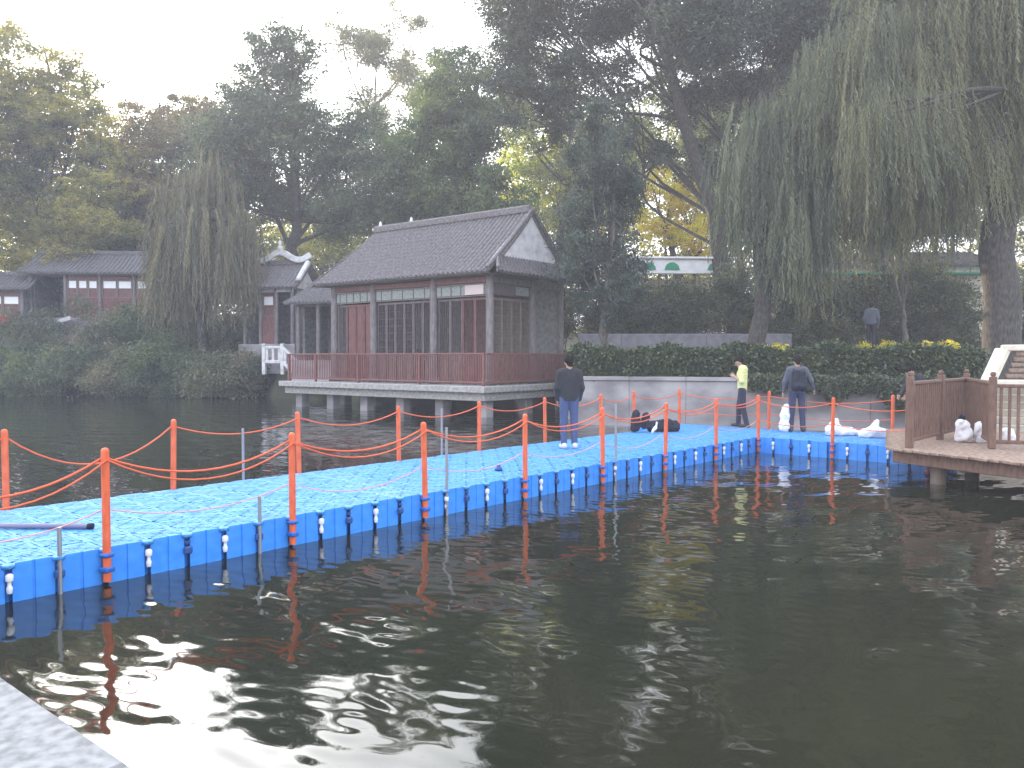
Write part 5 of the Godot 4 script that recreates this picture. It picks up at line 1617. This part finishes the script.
	for s in ["L", "R"]:
		var sg := -1.0 if s == "L" else 1.0
		var a: Vector3 = J["ank" + s]
		var sgm := Geo.new()
		sdf_mesh(sgm, [[a + Vector3(0, -0.045, -0.03), a + Vector3(sg * 0.03, -0.052, 0.14), 0.046, 0.038], [a + Vector3(0, -0.04, -0.02), a + Vector3(0, 0.0, -0.01), 0.05, 0.048]], 0.014, 0.03, Color.WHITE)
		sgm.col.clear()
		part(t, "shoe", sgm.mesh(), M.shoe_white if opt.get("white_shoes", false) else M.shoe)
	if opt.has("backpack"):
		var bp := Geo.new()
		sdf_mesh(bp, [[Vector3(-0.08, 1.02, -0.19), Vector3(-0.07, 1.34, -0.17), 0.10, 0.085], [Vector3(0.08, 1.02, -0.19), Vector3(0.07, 1.34, -0.17), 0.10, 0.085], [Vector3(-0.06, 1.05, -0.27), Vector3(0.06, 1.05, -0.27), 0.06, 0.06]], 0.02, 0.06, Color.WHITE)
		bp.col.clear()
		var bo := part(t, "backpack", bp.mesh(), opt.backpack)
		for sg in [-1.0, 1.0]:
			var sg2 := Geo.new()
			sg2.tube([Vector3(sg * 0.10, 1.40, -0.13), Vector3(sg * 0.11, 1.49, -0.02), Vector3(sg * 0.11, 1.44, 0.10), Vector3(sg * 0.12, 1.25, 0.13), Vector3(sg * 0.14, 1.08, 0.02), Vector3(sg * 0.12, 1.02, -0.12)], [0.022, 0.022, 0.022, 0.02, 0.016, 0.016], 6)
			part(bo, "strap", sg2.mesh(), opt.backpack)

func make_people() -> void:
	person("person in black jacket and blue jeans standing alone on the blue dock, seen from behind", Vector3(1.07, FREE + 0.012, -14.95), PI + 0.15, {"elL": Vector3(-0.235, 1.13, -0.02), "wrL": Vector3(-0.21, 0.89, 0.07), "elR": Vector3(0.235, 1.13, -0.01), "wrR": Vector3(0.20, 0.90, 0.10), "look": Vector3(0.1, -0.25, 1)}, cloth("cloth_black", Color(0.018, 0.02, 0.026)), cloth("cloth_jeans", Color(0.05, 0.075, 0.16)), 1.0, {"white_shoes": true})
	person("person in pale yellow shirt and dark trousers looking down at their hands", Vector3(5.62, FREE + 0.012, -19.5), -PI * 0.5 - 0.35, {"chest": Vector3(0, 1.27, 0.02), "neck": Vector3(0, 1.45, 0.03), "head": Vector3(0, 1.575, 0.085), "look": Vector3(0, -0.55, 1), "elL": Vector3(-0.23, 1.12, 0.0), "wrL": Vector3(-0.09, 1.24, 0.17), "elR": Vector3(0.23, 1.12, 0.0), "wrR": Vector3(0.08, 1.23, 0.18), "ankL": Vector3(-0.11, 0.09, 0.10), "kneeL": Vector3(-0.10, 0.49, 0.08), "ankR": Vector3(0.12, 0.09, -0.12), "kneeR": Vector3(0.10, 0.49, -0.02)}, cloth("cloth_yellow", Color(0.62, 0.62, 0.27)), cloth("cloth_navy", Color(0.02, 0.022, 0.045)), 1.0, {"long": false})
	person("person in grey jacket with black backpack standing by the white sacks, seen from behind", Vector3(6.52, FREE + 0.012, -18.3), PI - 0.1, {"elL": Vector3(-0.31, 1.16, -0.02), "wrL": Vector3(-0.40, 0.96, 0.10), "elR": Vector3(0.27, 1.14, -0.02), "wrR": Vector3(0.29, 0.90, 0.04), "ankL": Vector3(-0.15, 0.09, 0.02), "kneeL": Vector3(-0.13, 0.49, 0.03), "ankR": Vector3(0.13, 0.09, -0.03), "look": Vector3(0.15, -0.4, 1)}, cloth("cloth_grey", Color(0.075, 0.08, 0.105)), cloth("cloth_blue", Color(0.035, 0.042, 0.085)), 1.0, {"backpack": M.bag_dark})
	person("person in dark clothes half hidden behind the deck railing corner", Vector3(8.55, FREE + 0.012, -16.72), -PI * 0.5 + 0.3, {"chest": Vector3(0, 1.22, 0.14), "shL": Vector3(-0.185, 1.34, 0.18), "shR": Vector3(0.185, 1.34, 0.18), "neck": Vector3(0, 1.38, 0.22), "head": Vector3(0, 1.47, 0.30), "look": Vector3(0, -0.7, 1), "elL": Vector3(-0.22, 1.08, 0.25), "wrL": Vector3(-0.13, 0.95, 0.45), "elR": Vector3(0.22, 1.08, 0.25), "wrR": Vector3(0.13, 0.95, 0.45), "hipL": Vector3(-0.09, 0.89, -0.04), "hipR": Vector3(0.09, 0.89, -0.04)}, cloth("cloth_black", Color(0.018, 0.02, 0.026)), cloth("cloth_navy", Color(0.02, 0.022, 0.045)), 0.95)
	var bx := 13.9
	person("person in dusty blue top standing among the bushes beyond the hedge", Vector3(bx, land(bx, 31.0) + 0.01, -31.0), 2.6, {"look": Vector3(0, -0.2, 1)}, cloth("cloth_dusty", Color(0.12, 0.14, 0.19)), cloth("cloth_navy", Color(0.02, 0.022, 0.045)), 1.0)

# ---------------------------------------------------------------- bags and sacks
func sack(called: String, label: String, category: String, at_: Vector3, blobs: Array, m: Material, k := 0.06, group := "", cell := 0.028) -> Node3D:
	var t := thing(called, label, category, at_, 0.0, group)
	var g := Geo.new()
	sdf_mesh(g, blobs, cell, k, Color.WHITE)
	g.col.clear()
	var nz := FastNoiseLite.new()
	nz.seed = hash(label) % 999
	nz.frequency = 5.0
	for j in g.v.size():
		var p := g.v[j]
		g.v[j] = p + Vector3(nz.get_noise_3dv(p), nz.get_noise_3dv(p + Vector3(9, 0, 0)) * 0.6, nz.get_noise_3dv(p + Vector3(0, 9, 0))) * 0.045
		g.v[j].y = maxf(g.v[j].y, 0.0)
	part(t, "sack", g.mesh(), m)
	return t

func make_bags() -> void:
	var bas := Basis(Vector3.UP, DOCK_TURN)
	var on := func(x: float, z: float) -> Vector3: return DOCK_AT + bas * Vector3(x, 0, z) + Vector3.UP * (FREE + 0.008)
	sack("white_sack", "tall white sack standing beside the backpacker's leg", "sack", on.call(1.45, 0.0), [[Vector3(0, 0.12, 0), Vector3(0, 0.42, 0), 0.12, 0.08], [Vector3(0, 0.38, 0), Vector3(0.04, 0.58, 0), 0.09, 0.06]], M.sack_white)
	sack("white_sack", "peaked white sack heap right of the backpacker", "sack", on.call(1.45, 1.22), [[Vector3(-0.15, 0.10, 0), Vector3(0.25, 0.08, 0), 0.13, 0.10], [Vector3(-0.12, 0.14, 0), Vector3(-0.07, 0.33, 0.02), 0.13, 0.06], [Vector3(0.0, 0.1, 0), Vector3(0.45, 0.05, -0.03), 0.10, 0.06]], M.sack_white)
	sack("white_sack", "peaked white sack heap in front of the far orange post", "sack", on.call(1.45, 1.95), [[Vector3(-0.2, 0.08, 0), Vector3(0.3, 0.08, 0), 0.11, 0.10], [Vector3(0.0, 0.14, 0), Vector3(0.05, 0.34, 0.02), 0.14, 0.055], [Vector3(0.15, 0.1, 0), Vector3(0.5, 0.05, -0.05), 0.10, 0.05]], M.sack_white)
	sack("white_sack", "low flat white sack at the end of the blue dock", "sack", on.call(1.4, 2.62), [[Vector3(-0.35, 0.06, 0.05), Vector3(0.25, 0.06, -0.05), 0.09, 0.09], [Vector3(0.0, 0.08, 0.05), Vector3(0.15, 0.12, 0), 0.08, 0.06]], M.sack_white)
	var rs := sack("white_sack", "white sack with red cloth near the deck railing", "sack", on.call(1.35, 3.15), [[Vector3(-0.15, 0.09, 0), Vector3(0.2, 0.08, 0), 0.12, 0.11], [Vector3(0.05, 0.1, 0), Vector3(0.1, 0.28, 0), 0.09, 0.05]], M.sack_white)
	var rg := Geo.new()
	sdf_mesh(rg, [[Vector3(-0.22, 0.10, 0.10), Vector3(-0.18, 0.20, 0.05), 0.06, 0.03], [Vector3(0.18, 0.14, 0.08), Vector3(0.22, 0.32, 0.04), 0.05, 0.03]], 0.018, 0.03, Color.WHITE)
	rg.col.clear()
	part(rs, "red_cloth", rg.mesh(), M.cloth_red)
	sack("dark_bag", "black and navy bag heap at the far edge of the dock", "bag", on.call(-0.55, -2.35), [[Vector3(-0.35, 0.12, 0.2), Vector3(-0.32, 0.42, 0.2), 0.12, 0.09], [Vector3(-0.12, 0.16, 0.15), Vector3(-0.10, 0.38, 0.15), 0.10, 0.08], [Vector3(0.1, 0.1, 0), Vector3(0.6, 0.10, -0.1), 0.15, 0.14], [Vector3(0.3, 0.14, 0), Vector3(0.42, 0.2, 0), 0.13, 0.10]], M.bag_dark)
	sack("white_rag", "crumpled white rag in front of the black bag heap", "rag", on.call(-0.85, -2.0), [[Vector3(-0.06, 0.035, 0), Vector3(0.0, 0.10, 0), 0.04, 0.035], [Vector3(0.0, 0.10, 0), Vector3(0.03, 0.24, 0), 0.035, 0.03]], M.sack_white, 0.04)
	# bags on the timber deck
	for q in [[7.95, 14.05, 0.34, "upright white carrier bag with a dark knot at the deck rail"], [8.25, 14.0, 0.30, "white carrier bag beside the deck rail post"], [8.6, 13.85, 0.20, "slumped white carrier bag on the deck beyond the rail post"]]:
		var h: float = q[2]
		var cb := sack("carrier_bag", q[3], "bag", Vector3(q[0], 0.552, -q[1]), [[Vector3(-0.05, 0.07, 0), Vector3(-0.06, h, 0.01), 0.09, 0.075], [Vector3(0.06, 0.07, 0.01), Vector3(0.05, h * 0.9, 0), 0.09, 0.07], [Vector3(0.0, 0.1, 0.05), Vector3(0.02, h * 0.8, 0.03), 0.08, 0.06]], M.sack_white, 0.06, "", 0.024)
		if h > 0.32:
			var kg := Geo.new()
			kg.lathe(Vector3(-0.03, h + 0.06, 0), [[0.0, 0.0], [0.05, 0.01], [0.055, 0.05], [0.02, 0.09], [0.0, 0.09]], 8)
			part(cb, "knot", kg.mesh(), M.bag_dark)

# ---------------------------------------------------------------- the scene
func hazy_sky(to_sun: Vector3) -> ImageTexture:
	# thin white haze, a little bluer overhead, brightening round the sun
	var w := 512
	var h := 256
	var buf := PackedFloat32Array()
	buf.resize(w * h * 3)
	for y in h:
		var lat := PI * 0.5 - PI * (y + 0.5) / h
		for x in w:
			var lon := TAU * (x + 0.5) / w
			var d := Vector3(sin(lon) * cos(lat), sin(lat), -cos(lon) * cos(lat))
			var up := maxf(d.y, 0.0)
			var c := Vector3(1.3, 1.3, 1.34).lerp(Vector3(0.86, 1.0, 1.26), pow(up, 0.6))
			var ang := rad_to_deg(acos(clampf(d.dot(to_sun), -1.0, 1.0)))
			c += Vector3(1.0, 0.97, 0.90) * (8.0 * exp(-ang / 12.0) + 0.6 * exp(-ang / 40.0))
			if d.y < 0.0: c = c * 0.3
			var k := (y * w + x) * 3
			buf[k] = c.x; buf[k + 1] = c.y; buf[k + 2] = c.z
	return ImageTexture.create_from_image(Image.create_from_data(w, h, false, Image.FORMAT_RGBF, buf.to_byte_array()))

func _ready() -> void:
	rng.seed = 1234
	# camera
	var cam := Camera3D.new()
	cam.name = "camera"
	cam.fov = rad_to_deg(2.0 * atan(384.0 / F))
	cam.position = EYE
	cam.rotation.x = -PITCH
	cam.near = 0.1
	cam.far = 1200.0
	add_child(cam)
	cam.current = true
	# sky, air and exposure: bright hazy afternoon, low sun behind the left-hand trees
	var az := deg_to_rad(-29.0)
	var el := deg_to_rad(19.0)
	var to_sun := Vector3(sin(az) * cos(el), sin(el), -cos(az) * cos(el))
	var we := WorldEnvironment.new()
	we.name = "world_environment"
	var env := Environment.new()
	env.background_mode = Environment.BG_SKY
	var sky := Sky.new()
	var sm := PanoramaSkyMaterial.new()
	sm.panorama = hazy_sky(to_sun)
	sm.filter = true
	sky.sky_material = sm
	env.sky = sky
	env.tonemap_mode = Environment.TONE_MAPPER_LINEAR
	env.tonemap_exposure = 2.55
	env.fog_enabled = true
	env.fog_density = 0.0024
	env.fog_light_color = Color(0.94, 0.95, 1.0)
	env.sdfgi_enabled = true
	env.ssao_enabled = true
	env.ssil_enabled = true
	we.environment = env
	add_child(we)
	# low sun behind the left-hand trees
	var sun := DirectionalLight3D.new()
	sun.name = "sun"
	sun.light_energy = 1.6
	sun.light_color = Color(1.0, 0.90, 0.74)
	sun.light_angular_distance = 0.5
	sun.shadow_enabled = true
	add_child(sun)
	sun.look_at_from_position(to_sun * 100.0, Vector3.ZERO, Vector3.UP)
	make_materials()
	make_clumps()
	# setting
	make_ground()
	make_kerb()
	make_right_bank()
	make_far_buildings()
	make_pavilion()
	make_trees()
	make_plants()
	# things
	make_dock()
	make_deck()
	make_people()
	make_bags()
